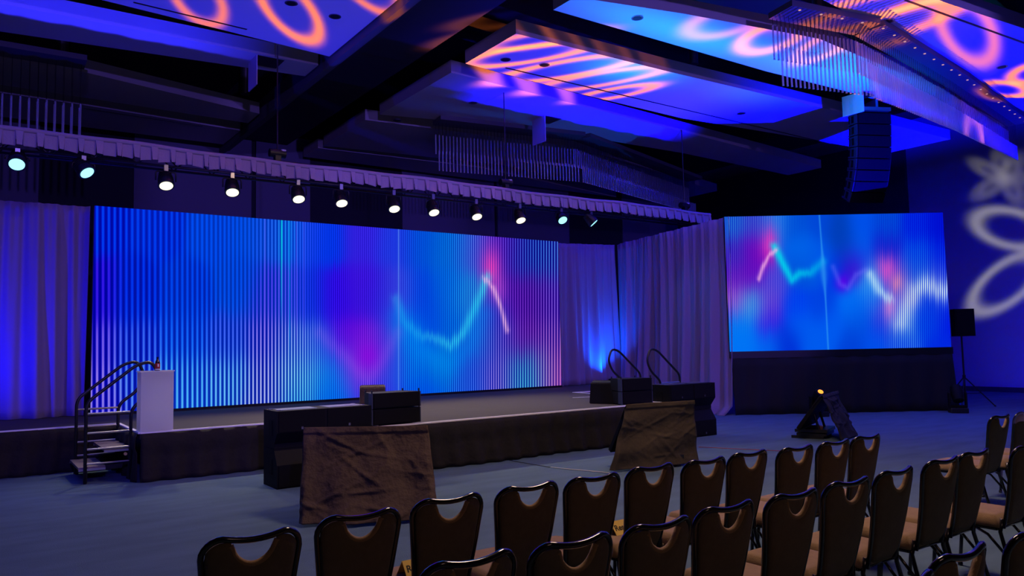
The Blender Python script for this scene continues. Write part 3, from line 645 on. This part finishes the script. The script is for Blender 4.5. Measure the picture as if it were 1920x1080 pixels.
chandelier('unlit dark chandelier of glass rods hanging over the middle of the stage', CH2,
           lambda s: [(.1, 6.66, 6.2), (-.12, 6.22-.1*s, 5.75+.05*s)], .09, 145, 6.9)
CH3 = [(-3.5, 15.9), (atZ(152, 180, 6.5).x, 15.8)]
chandelier('short unlit chandelier of glass rods at the left edge of the photo', CH3, lambda s: [(.1, 6.15, 5.55), (-.1, 6.15, 5.5)], .13, 60, 6.9)

# ------------------------------------------------------------------ hanging line array
arr = thing('line_array', 'black curved loudspeaker array hanging below the glowing chandelier', 'speaker', (16.66, 9.16, 0), 0)
n2 = Vector((-.43, -.9)).normalized(); arr.rotation_euler = (0, 0, math.atan2(n2.y, n2.x)+PI/2)   # local -y is the front
obj('rigging_frame', nbox(-.36, .36, -.1, .42, 6.72, 6.80), 'alu', arr)
obj('rigging_bar', nbox(-.03, .03, -.12, .5, 6.8, 6.98), 'alu', arr)
ang = 0; pos = Vector((0, 0, 6.70))
for k in range(8):
    ang += math.radians([1, 2, 2.5, 3.5, 4, 5, 6, 8][k])
    Mx = Matrix.Translation(pos) @ Matrix.Rotation(ang, 4, 'X'); hgt = .26
    bm = bmesh.new(); W_ = .42
    vs = [(-W_, 0), (W_, 0), (W_, .12), (W_*.86, .42), (-W_*.86, .42), (-W_, .12)]; prism(bm, vs, -hgt+.012, -.008); bm.transform(Mx); bx = obj('speaker_box', bm, 'black_box', arr)
    bm = nbox(-W_+.02, W_-.02, -.012, 0, -hgt+.02, -.016); bm.transform(Mx); obj('grille', bm, 'grille', bx)
    for sx in (-1, 1):
        bm = bmesh.new(); box(bm, sx*W_, sx*(W_+.012), .01, .12, -hgt+.01, -.01); box(bm, sx*(W_-.03), sx*(W_+.012), .12, .34, -.05, -.02); box(bm, sx*(W_-.03), sx*(W_+.012), .12, .34, -hgt+.02, -hgt+.05)
        box(bm, sx*(W_-.03), sx*(W_+.012), .22, .26, -hgt+.02, -.02); bm.transform(Mx); obj('side_plate', bm, 'speaker_side', bx)
    pos = Mx @ Vector((0, 0, -hgt))

# ------------------------------------------------------------------ subs, front fills, wedge, case
def subs(x0, x1, y0, y1, label, loc_name):
    for lev in (0, 1):
        z = .45*lev
        t = thing('subwoofer', label % ('upper' if lev else 'lower'), 'speaker', (x0, y0, z), 0, loc_name)
        W_, D = x1-x0, y1-y0
        prof = [(0, .12 if not lev else 0), (0, 0)] if False else None
        if lev: prof = [(0, .445), (D, .445), (D, .002), (.10, .002), (.10, .06), (0, .19)]
        else: prof = [(0, 0), (D, 0), (D, .448), (.10, .448), (.10, .43), (0, .27)]
        if not lev: prof = [(D, 0), (0, 0), (0, .27), (.10, .43), (.10, .448), (D, .448)]
        bm = bmesh.new(); extr(bm, prof, 'x', 0, W_); obj('cabinet', bm, 'black_box', t)
        a, b = (.20, .435) if lev else (.02, .26)
        for k in (0, 1): obj('grille', nbox(.02+k*W_/2, W_/2-.02+k*W_/2, -.012, 0, a, b), 'grille', t)
        for k in (.25, .75): obj('badge', nbox(W_*k-.012, W_*k+.012, -.018, -.012, a+.02, a+.05), 'alu', t)
        for sx in (0, W_):
            s_ = -.006 if sx == 0 else .006
            obj('handle_cup', nbox(min(sx, sx+s_), max(sx, sx+s_), D*.35, D*.6, .15, .33), 'grille', t)
        for k in (0, 1):
            for j in (0, 1):
                bm = bmesh.new(); cyl(bm, (.06+k*(W_-.12), .14+j*(D-.2), .44), (.06+k*(W_-.12), .14+j*(D-.2), .452), .03, 10)
                if lev: obj('foot_socket', bm, 'alu', t)
                else: bm.free()
        if lev:
            bm = bmesh.new()
            for k in range(2): box(bm, .08+k*W_/2, W_/2-.06+k*W_/2, .1, D-.06, .445, .449)
            obj('top_mat', bm, 'alu', t)
subs(2.97, 4.16, 8.97, 9.46, '%s black bass speaker box behind the left brown draped monitor', 'bass speakers left of the stage front')
subs(9.45, 10.57, 8.91, 9.40, '%s black bass speaker box beside the stage, next to the side curtain', 'bass speakers right of the stage front')
def frontfill(x0, x1, y0, label, grp, rz=0):
    for lev in (0, 1):
        t = thing('speaker', label % ('upper' if lev else 'lower'), 'speaker', ((x0+x1)/2, y0, SZ+.015+lev*.207), rz, grp); W_ = (x1-x0)/2; h_ = .195
        poly = [(-W_, 0), (W_, 0), (W_, .10), (W_*.8, .40), (-W_*.8, .40), (-W_, .10)]; bm = bmesh.new(); prism(bm, poly, 0, h_); obj('cabinet', bm, 'black_box', t)
        obj('grille', nbox(-W_+.015, W_-.015, -.01, 0, .012, h_-.012), 'grille', t)
        for sx in (-1, 1):
            obj('side_plate', nbox(min(sx*W_, sx*(W_+.012)), max(sx*W_, sx*(W_+.012)), .0, .10, 0, h_), 'speaker_side', t)
            obj('pin', nbox(sx*W_-.008, sx*W_+.008, .02, .035, h_, h_+(.04 if lev else .01)), 'black', t)
            obj('pin', nbox(sx*W_*.8-.008, sx*W_*.8+.008, .36, .375, h_, h_+(.03 if lev else .01)), 'black', t)
        if not lev:
            for sx in (-1, 1): obj('foot', nbox(sx*W_*.8-.03, sx*W_*.8+.03, .04, .1, -.015, 0), 'steel', t)
frontfill(4.25, 4.93, 9.12, '%s small black speaker of the pair on the stage edge, left', 'front speakers on the left of the stage edge')
frontfill(8.62, 9.22, 9.12, '%s small black speaker of the pair on the stage edge, right', 'front speakers on the right of the stage edge', -.12)
def wedge(loc, rz, label, m, s=1.0):
    t = thing('monitor_wedge', label, 'speaker', loc, rz)
    prof = [(0, 0), (.42, 0), (.34, .34), (.24, .38), (-.02, .10)]; bm = bmesh.new(); extr(bm, prof, 'x', -.25*s, .25*s); bmesh.ops.bevel(bm, geom=bm.edges[:], offset=.012, segments=2, affect='EDGES'); obj('cabinet', bm, m, t)
    bm = bmesh.new(); g = [(-.03, .12), (.215, .37), (.207, .378), (-.038, .128)]; extr(bm, g, 'x', -.22*s, .22*s); obj('grille', bm, 'grille', t)
p = atZ(1130, 757, SZ); wedge((9.0, 9.80, SZ), 2.0, 'black floor wedge speaker on the stage beside the right speaker pair', 'black_box')
p = atZ(686, 761, SZ); wedge((5.74, 12.35, SZ), 2.75, 'brown wedge speaker standing mid-stage in front of the big screen', 'brown_cloth', .85)

# ------------------------------------------------------------------ podium, bottle
pod = thing('podium', 'glowing white box podium at the left front corner of the stage', 'podium', (2.0, 10.86, SZ))
obj('column', nbox(-.19, .20, -.15, .12, 0, .755, bev=.008), 'acrylic', pod)
obj('top_plate', nbox(-.2, .21, -.16, .13, .755, .768, bev=.003), 'acrylic', pod)
bp_ = atZ(298, 695, SZ+.768)
bt = thing('bottle', 'small dark bottle with red label on the white podium', 'bottle', (bp_.x, 10.84, SZ+.768))
def lathe(bm, prof, seg=20):
    rings = [[bm.verts.new((r*math.cos(2*PI*k/seg), r*math.sin(2*PI*k/seg), z)) for k in range(seg)] for r, z in prof]
    for A, B in zip(rings[:-1], rings[1:]):
        for k in range(seg): bm.faces.new((A[k], A[(k+1) % seg], B[(k+1) % seg], B[k]))
    bm.faces.new(rings[0][::-1]); bm.faces.new(rings[-1]); return bm
obj('glass', lathe(bmesh.new(), [(.028, 0), (.031, .01), (.031, .095), (.026, .12), (.013, .145), (.012, .160)]), 'bottle_glass', bt, True)
obj('cap', lathe(bmesh.new(), [(.014, .158), (.014, .176)]), 'black', bt)
lb = obj('label', lathe(bmesh.new(), [(.0315, .03), (.0315, .095)]), 'label_red', bt)
lbw = obj('label_mark', nbox(-.014, .004, -.0325, -.0312, .05, .085), 'label_white', bt); lbw.rotation_euler = (0, 0, .25)
lbb = obj('base_band', lathe(bmesh.new(), [(.0316, .008), (.0316, .024)]), 'label_white', bt)

# ------------------------------------------------------------------ stage steps
def steps(loc, flip, label):
    t = thing('stage_steps', label, 'steps', loc); sx = -1 if flip else 1
    X = lambda v: v*sx
    for (u0, u1, z) in ((-.02, .28, .2), (.26, .60, .41)):
        bm = nbox(min(X(u0), X(u1)), max(X(u0), X(u1)), 0, .95, z-.03, z); obj('tread', bm, 'wood', t)
        for yy in (-.015, .965):
            obj('tread_rail', nbox(min(X(u0), X(u1)), max(X(u0), X(u1)), yy-.012, yy+.012, z-.045, z-.02), 'steel', t)
    for yy in (-.04, .99):
        h = fillet([(X(.05), yy, 0), (X(.05), yy, 1.0), (X(.62), yy, 1.46), (X(.80), yy, 1.50), (X(.90), yy, 1.28), (X(.80), yy, 1.08), (X(.56), yy, .90), (X(.56), yy, 0)], .10, 6)
        bm = bmesh.new(); tube(bm, h, .021, 10); hr = obj('handrail', bm, 'black', t, True)
        for z in (.24, .42, .62, .86):
            bm = bmesh.new(); cyl(bm, (X(.05), yy, z), (X(.56), yy, z), .013, 8); obj('cross_bar', bm, 'steel' , hr)
    for yy in (.02, .93):
        for u in (.06, .56): obj('leg', nbox(X(u)-.02, X(u)+.02, yy-.02, yy+.02, 0, .2 if u < .3 else .41), 'black', t)
    obj('stringer', nbox(min(X(.02), X(.58)), max(X(.02), X(.58)), .47, .51, .08, .15), 'black', t)
    bm = bmesh.new(); cyl(bm, (X(.50), -.03, .33), (X(.50), -.07, .33), .02, 10); obj('lock_knob', bm, 'paper', t)
steps((1.19, 11.05, 0), False, 'black metal stage steps with looped handrails left of the white podium')
steps((10.98, 10.08, 0), True, 'black stage steps with looped handrails behind the right bass speakers')

# ------------------------------------------------------------------ tilted monitors on low stands with cloths over them
def monitor(T0, T1, lab_m, lab_c, cmat, B0, B1, seed, back=.02, slab=.74):
    T0, T1 = Vector(T0), Vector(T1); d = (T1-T0); d.z = 0; Wd = d.length; d.normalize(); n = Vector((d.y, -d.x, 0))   # n points to the audience
    c = (T0+T1)/2; t = thing('stage_monitor', lab_m, 'monitor', (c.x, c.y, 0), math.atan2(d.y, d.x))
    zt_ = c.z-.03; a = math.radians(54); L = slab
    Mx = Matrix.Translation((0, .02, zt_)) @ Matrix.Rotation(-(PI/2-a), 4, 'X')    # slab falls away towards the stage
    Mx = Matrix.Translation((0, .02, zt_)) @ Matrix.Rotation((PI/2-a), 4, 'X')
    bm = nbox(-Wd/2+.02, Wd/2-.02, -.03, .03, -L, 0, bev=.008); bm.transform(Mx); obj('screen_panel', bm, 'black_box', t)
    bm = nbox(-Wd/2+.04, Wd/2-.04, .03, .034, -L+.02, -.02); bm.transform(Mx); obj('display', bm, 'black', t)
    for sx in (-1, 1):
        bm = bmesh.new(); cyl(bm, (sx*.22, .22, .42), (sx*.22, .12, .04), .02, 8); obj('stand_post', bm, 'black', t)
    for sx in (-1, 1): obj('foot', nbox(sx*.3-.03, sx*.3+.03, .06, .56, .0, .045), 'black', t)
    obj('shelf', nbox(-.34, .34, .0, .5, .10, .15), 'black', t)
    obj('base_box', nbox(-.32, .32, .02, .48, .045, .085), 'black', t)
    # cloth: over the top edge and down on the audience side
    B0, B1 = Vector(B0), Vector(B1); rnd = random.Random(seed); ph = [rnd.uniform(0, 6.28) for _ in range(12)]
    ov = .10
    creases = [(rnd.uniform(0, 1), rnd.uniform(.1, 1), rnd.uniform(-1.2, 1.2), rnd.uniform(.1, .3), rnd.uniform(.3, 1)) for _ in range(26)]
    def f(u, v):
        if v < .12:                                             # lap over the slab's upper edge
            k = v/.12; p = T0.lerp(T1, u); return p + (-n)*(.16*(1-k)) + Vector((0, 0, -.20*(1-k)+.012*math.sin(k*PI)))
        k = (v-.12)/.88; p = T0.lerp(T1, u); q = B0.lerp(B1, u)
        r = p.lerp(q, k); s = u*Wd
        r.z = p.z*(1-k)+q.z*k
        edge = math.sin(u*PI)
        off = .035*k*math.sin(s*7+ph[0]+1.5*k)+.02*k*math.sin(s*15+ph[1]-2*k)+.05*math.sin(k*PI)*edge*-.2+.012*math.sin(k*13+s*3+ph[2])
        for (cx, cv, sl, ln, am) in creases:
            du = (u-cx)*math.cos(sl)+(k-cv)*math.sin(sl); dv = -(u-cx)*math.sin(sl)+(k-cv)*math.cos(sl)
            off += (.010 if seed == 12 else .024)*am*math.exp(-(dv/.022)**2-(du/ln)**2)
        if k < .07: off += .014
        side = (u-.5)*2
        r += n*off
        if abs(side) > .93: r -= n*(abs(side)-.93)/.07*.06*k
        return r
    bm = bmesh.new(); grid(bm, f, 90, 90); o = obj('cloth', bm, cmat, None, True); solid(o, .006); tag(o, lab_c, 'cloth', 'cloths draped over the stage monitors')
TZm = .84
T0, T1 = atZ(570, 801, TZm), atZ(802, 797, TZm)
nn = Vector(((T1-T0).y, -(T1-T0).x, 0)).normalized()
monitor(T0, T1, 'tilted stage monitor on a low stand under the left brown cloth', 'crumpled dark brown cloth over the monitor in front of the left bass speakers', 'brown_cloth',
        atZ(556, 985, .03), atZ(822, 975, .03), 11)
T0, T1 = atZ(1175, 758, TZm), atZ(1300, 750, TZm)
monitor(T0, T1, 'tilted stage monitor on a low stand under the middle olive-brown cloth', 'smooth olive-brown cloth over the middle monitor, before the right bass speakers', 'umber_cloth',
        atZ(1150, 884, .03), atZ(1318, 866, .03), 12)
c3 = Vector((10.95, 7.28, 0)); dirn = Vector((.93, .37, 0)).normalized()
T0 = atZ(1541, 741, .72); T1 = T0 + dirn*1.2; n3 = Vector((dirn.y, -dirn.x, 0))
monitor(T0, T1, 'tilted monitor on a low stand seen from its side, before the side screen', 'black cloth hanging off the back of the side-on monitor', 'skirt',
        T0+n3*.30-Vector((0, 0, .70)), T1+n3*.30-Vector((0, 0, .70)), 13, slab=.64)

# ------------------------------------------------------------------ moving head lights and the speaker on its tripod
def moving(px, py, lab, amber, tilt, rz):
    p = atZ(px, py, 0); t = thing('moving_head_lamp', lab, 'light', (p.x, p.y, 0), rz, 'moving head lamps on the floor before the side screen')
    obj('base', nbox(-.17, .17, -.14, .14, 0, .11, bev=.02), 'black', t)
    bm = bmesh.new()
    for sx in (-1, 1): box(bm, sx*.155-.02, sx*.155+.02, -.05, .05, .13, .42, bev=.012)
    box(bm, -.17, .17, -.06, .06, .11, .16, bev=.01); obj('yoke', bm, 'black_box', t)
    bm = lathe(bmesh.new(), [(.06, -.17), (.10, -.15), (.115, -.05), (.12, .05), (.105, .17), (.10, .19)], 20)
    Mx = Matrix.Translation((0, 0, .38)) @ Matrix.Rotation(tilt, 4, 'X'); bm.transform(Mx); hd = obj('head', bm, 'black_box', t, True); sharp(hd)
    bm = bmesh.new(); cyl(bm, (0, 0, .19), (0, 0, .196), .055 if amber else .03, 18); bm.transform(Mx); obj('lens', bm, 'lens_amber', hd)
moving(1405, 776, 'leftmost moving head lamp, beside the puddled curtain', 0, .9, -.5)
moving(1535, 781, 'moving head lamp with bright orange glow behind the side-on monitor', 1, .75, -.5)
moving(1682, 769, 'dim moving head lamp standing alone, third from the curtain', 0, .9, -.9)
moving(1797, 774, 'rightmost moving head lamp, at the foot of the tripod speaker', 0, -.6, -.9)
sp0 = Vector((18.55, 8.45, 0)); ts = thing('speaker_stand', 'black tripod speaker stand right of the side screen', 'stand', sp0)
bm = bmesh.new(); cyl(bm, (0, 0, .3), (0, 0, 1.6), .02, 10); obj('pole', bm, 'black', ts); bm = bmesh.new(); cyl(bm, (0, 0, .62), (0, 0, .72), .035, 12); cyl(bm, (0, 0, .28), (0, 0, .34), .035, 12); obj('collar', bm, 'black', ts)
for k in range(3):
    a = -.75+k*2*PI/3; e_ = Vector((math.cos(a)*.62, math.sin(a)*.62, .015)); bm = bmesh.new(); cyl(bm, (0, 0, .68), e_, .014, 8); lg = obj('leg', bm, 'black', ts)
    bm = bmesh.new(); cyl(bm, (0, 0, .30), e_*.55+Vector((0, 0, .30)), .009, 6); obj('brace', bm, 'black', ts); bm = bmesh.new(); cyl(bm, e_-Vector((0, 0, .015)), e_+Vector((0, 0, .02)), .02, 8); obj('rubber_foot', bm, 'black', lg)
tsp = thing('speaker', 'black loudspeaker box on the tripod stand against the blue wall', 'speaker', (sp0.x, sp0.y, 1.6), -.62)
bm = bmesh.new(); prism(bm, [(-.22, -.18), (.22, -.18), (.20, .05), (.12, .18), (-.12, .18), (-.20, .05)], 0, .62); obj('cabinet', bm, 'black_box', tsp)
obj('grille', nbox(-.2, .2, -.195, -.18, .02, .60), 'grille', tsp)

# floor cables
def cable(pts, lab, m='cable', r=.006):
    bm = bmesh.new(); tube(bm, pts, r, 6); return tag(obj('cable', bm, m, None, True), lab, 'cable')
P_ = [atZ(1033, 876, .008), atZ(1070, 880, .008), atZ(1105, 883, .008), atZ(1146, 887, .008)]
cable(P_, 'pale cable on the carpet leading to the middle draped monitor')
P_ = [atZ(955, 863, .008), atZ(990, 869, .008), atZ(1031, 876, .008)]; cable(P_, 'thin dark cable on the carpet from stage skirt toward the pale one', 'black', .004)
P_ = [atZ(1310, 838, .006), atZ(1390, 842, .006), atZ(1478, 846, .006)]; cable(P_, 'thin reddish cable on the carpet right of the middle draped monitor', 'label_red', .004)

# ------------------------------------------------------------------ banquet chairs
def make_chair():
    t = thing('banquet_chair', '', 'chair')
    BW, ZT, ZB, REC, SAG, TH = .186, .895, .40, .10, .035, .036
    ycen = lambda x, z: -REC*((z-ZB)/(ZT-ZB)) - SAG*(1-(x/BW)**2)*min(1, (z-ZB)/.25)
    wid = lambda z: BW*(.72+.28*min(1, max(0, (z-ZB)/.42)))
    # backrest cushion with a half-moon cut-out below the rail
    nu, nv = 22, 12
    def top(u):
        x = u*BW; z = ZT-.006 - .014*(1-u*u)
        c = .075; r = .090
        if abs(x) > BW-c: z -= c-math.sqrt(max(0, c*c-(abs(x)-(BW-c))**2))
        if abs(x) < r: z -= .086*max(0, 1-(x/r)**2)**.6
        return z
    def bot(u):
        z = ZB; 
        if abs(u) > .6: z += .07*(1-math.sqrt(max(0, 1-((abs(u)-.6)/.4)**2)))
        return z
    bm = bmesh.new(); F = []
    us = [-1, -.97, -.93, -.87, -.8, -.72, -.62, -.5, -.47, -.42, -.34, -.24, -.12, 0, .12, .24, .34, .42, .47, .5, .62, .72, .8, .87, .93, .97, 1]
    for sgn in (1, -1):
        rows = []
        for j in range(nv+1):
            row = []
            for u in us:
                zb, zt_ = bot(u), top(u); z = zb+(zt_-zb)*j/nv; x = u*(wid(z)-.008)
                edge = min(1, (1-abs(u))/.10, (z-zb)/.03+.15, (zt_-z)/.03+.15); edge = max(0, edge)**.5
                row.append(bm.verts.new((x, ycen(x, z)+sgn*TH/2*edge, z)))
            rows.append(row)
        for j in range(nv):
            for i in range(len(us)-1): bm.faces.new((rows[j][i], rows[j][i+1], rows[j+1][i+1], rows[j+1][i]))
        F.append(rows)
    bmesh.ops.remove_doubles(bm, verts=bm.verts[:], dist=.0004)
    a, b = F
    for row_i in (0, nv):
        for i in range(len(us)-1):
            try:
                vs = [a[row_i][i], a[row_i][i+1], b[row_i][i+1], b[row_i][i]]
                if all(v.is_valid for v in vs): bm.faces.new(vs)
            except Exception: pass
    o = obj('backrest', bm, 'chair_shaded', t, True)
    # piping round the cut-out
    pts = []
    for k in range(13):
        u = -.48+.96*k/12; x = u*BW; z = top(u); pts.append((x, ycen(x, z), z-.004))
    bm = bmesh.new(); tube(bm, pts, .0125, 8); obj('cutout_piping', bm, 'chair_cloth', o, True)
    # metal rail following the outline
    pts = []
    R_ = .072
    def rp(x, z): return Vector((x, ycen(max(-BW, min(BW, x)), z), z))
    for z in np.linspace(ZB-.02, ZT-R_, 8): pts.append(rp(-wid(z)-.003, z))
    for k in range(1, 7): a_ = PI-(PI/2)*k/6; pts.append(rp(-BW+R_+R_*math.cos(a_)-.003, ZT-R_+R_*math.sin(a_)))
    for k in range(1, 10):
        x = (-BW+R_)+(2*(BW-R_))*k/10; u = x/(BW-R_); pts.append(rp(x, ZT-.014*(1-u*u)))
    for k in range(0, 7): a_ = PI/2-(PI/2)*k/6; pts.append(rp(BW-R_+R_*math.cos(a_)+.003, ZT-R_+R_*math.sin(a_)))
    for z in np.linspace(ZT-R_, ZB-.02, 8)[1:]: pts.append(rp(wid(z)+.003, z))
    bm = bmesh.new(); tube(bm, pts, .0125, 8); obj('back_frame', bm, 'chair_metal', t, True)
    # seat cushion with rolled front edge
    bm = bmesh.new(); SW, SD = .20, .46
    def sh(x, y):
        ex = max(0, abs(x)/SW-.8)/.2; ey = max(0, abs(y-(.24))/.23-.82)/.18; return math.sqrt(max(0, 1-min(1, ex**2+ey**2)))
    def ft(u, v):
        x = (u-.5)*2*SW; y = .01+v*SD; cr = .06
        ax = abs(x)
        if y > SD+.01-cr and ax > SW-cr:
            dx, dy = ax-(SW-cr), y-(SD+.01-cr); m_ = max(dx, dy); h = math.hypot(dx, dy) or 1; s_ = m_/h; x = math.copysign(SW-cr+dx*s_, x); y = SD+.01-cr+dy*s_
        return x, y
    def f1(u, v): x, y = ft(u, v); return Vector((x, y, .405+.055*sh((u-.5)*2*SW, .01+v*SD)+.008*math.sin(v*PI)*math.sin(u*PI)))
    def f2(u, v): x, y = ft(u, v); return Vector((x*.985, y, .388))
    A = grid(bm, f1, 16, 16); B = grid(bm, f2, 16, 16)
    edge = lambda G: [G[0][i] for i in range(16)]+[G[j][16] for j in range(16)]+[G[16][i] for i in range(16, 0, -1)]+[G[j][0] for j in range(16, 0, -1)]
    ea, eb = edge(A), edge(B)
    for i in range(len(ea)): bm.faces.new((ea[i], ea[(i+1) % 64], eb[(i+1) % 64], eb[i]))
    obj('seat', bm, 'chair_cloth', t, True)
    bm = bmesh.new(); tube(bm, fillet([(-.18, .03, .378), (-.18, .44, .378), (.18, .44, .378), (.18, .03, .378)], .04), .012, 8); cyl(bm, (-.18, .03, .378), (.18, .03, .378), .012, 8); obj('seat_frame', bm, 'chair_metal', t, True)
    for sx in (-1, 1):
        bm = bmesh.new(); tube(bm, [(sx*.16, 0, .44), (sx*.175, .01, .36), (sx*.182, -.03, .2), (sx*.185, -.08, .01)], .0125, 8); cyl(bm, (sx*.185, -.08, 0), (sx*.185, -.08, .02), .017, 8); obj('leg', bm, 'chair_metal', t, True)
        bm = bmesh.new(); tube(bm, [(sx*.178, .40, .38), (sx*.185, .42, .2), (sx*.185, .44, .01)], .0125, 8); cyl(bm, (sx*.185, .44, 0), (sx*.185, .44, .02), .017, 8); obj('leg', bm, 'chair_metal', t, True)
        bm = bmesh.new(); tube(bm, [(sx*.182, -.02, .22), (sx*.184, .08, .335), (sx*.184, .16, .372)], .009, 6); obj('brace', bm, 'chair_metal', t, True)
    return t
proto = make_chair(); used = [False]
def chair(x, y, label, rz=None, group='brown banquet chairs set out in rows'):
    o = copy_tree(proto) if used[0] else proto; used[0] = True
    o.location = (x, y, 0); o.rotation_euler = (0, 0, random.uniform(-.02, .02) if rz is None else rz); o['label'] = label; o['group'] = group; return o
YR = .118
row1 = [.925, 1.405, 1.876, 2.345, 2.765, 3.225, 3.64, 4.075, 4.49, 4.91, 5.345]
y1 = [3.06, 3.13, 3.18, 3.18, 3.16, 3.19, 3.15, 3.17, 3.11, 3.10, 3.12]
for i, (x, y) in enumerate(zip(row1, y1)):
    lab = 'brown banquet chair at the left end of the front row' if i == 0 else ('brown banquet chair at the aisle end of the front row' if i == 10 else 'brown banquet chair, %s from the left in the front row' % ordinal(i))
    chair(x, y+YR, lab)
for x, lab in ((7.47, 'brown banquet chair across the aisle, its whole seat showing'), (7.97, 'brown banquet chair across the aisle, cut by the right photo edge'), (8.47, 'brown banquet chair across the aisle, farthest right beyond the other two')):
    chair(x, 3.11+YR, lab)
row2 = [1.40, 1.822, 2.25, 2.70, 3.146, 3.61, 4.078, 4.621, 5.06, 5.545]
for i, x in enumerate(row2):
    lab = 'brown banquet chair at the left end of the second row' if i == 0 else ('brown banquet chair at the right end of the second row' if i == 9 else 'brown banquet chair, %s from the left in the second row' % ordinal(i))
    chair(x, [2.235, 2.20, 2.19, 2.225, 2.20, 2.21, 2.225, 2.24, 2.26, 2.16][i]+YR, lab)
for i, x in enumerate((2.25, 2.70, 3.18)):
    chair(x, [1.22, 1.265, 1.235][i]+YR, 'brown banquet chair, %s in the nearest row at bottom right' % ('first', 'second', 'third')[i] + ' from the left')

# yellow reserved notices lying on two seats
def notice(x, y, rz, lab):
    t = thing('notice', lab, 'sign', (x, y, .466), rz, 'yellow notices on seats')
    bm = bmesh.new(); extr(bm, [(-.055, 0), (0, .072), (.055, 0), (.053, 0), (0, .069), (-.053, 0)], 'x', -.105, .105); obj('folded_sheet', bm, 'paper', t)
    c = bpy.data.curves.new('lettering', 'FONT'); c.body = 'Reserved'; c.size = .05; c.align_x = 'CENTER'; c.align_y = 'CENTER'; c.extrude = .0005; c.offset = .001
    o = bpy.data.objects.new('lettering', c); COL.objects.link(o); dg = bpy.context.evaluated_depsgraph_get(); me = bpy.data.meshes.new_from_object(o.evaluated_get(dg)); me.name = 'lettering'
    bpy.data.objects.remove(o); l = bpy.data.objects.new('lettering', me); COL.objects.link(l); me.materials.append(M['ink']); l.parent = t; l.location = (0, -.0290, .0345); l.rotation_euler = (math.atan2(.072, .055), 0, 0)
notice(3.275, 3.19+YR+.20, .0, 'folded yellow Reserved card on a front row seat, near the photo centre')
notice(1.91, 3.18+YR+.25, .0, 'folded yellow Reserved card on a front row seat, at the bottom edge')
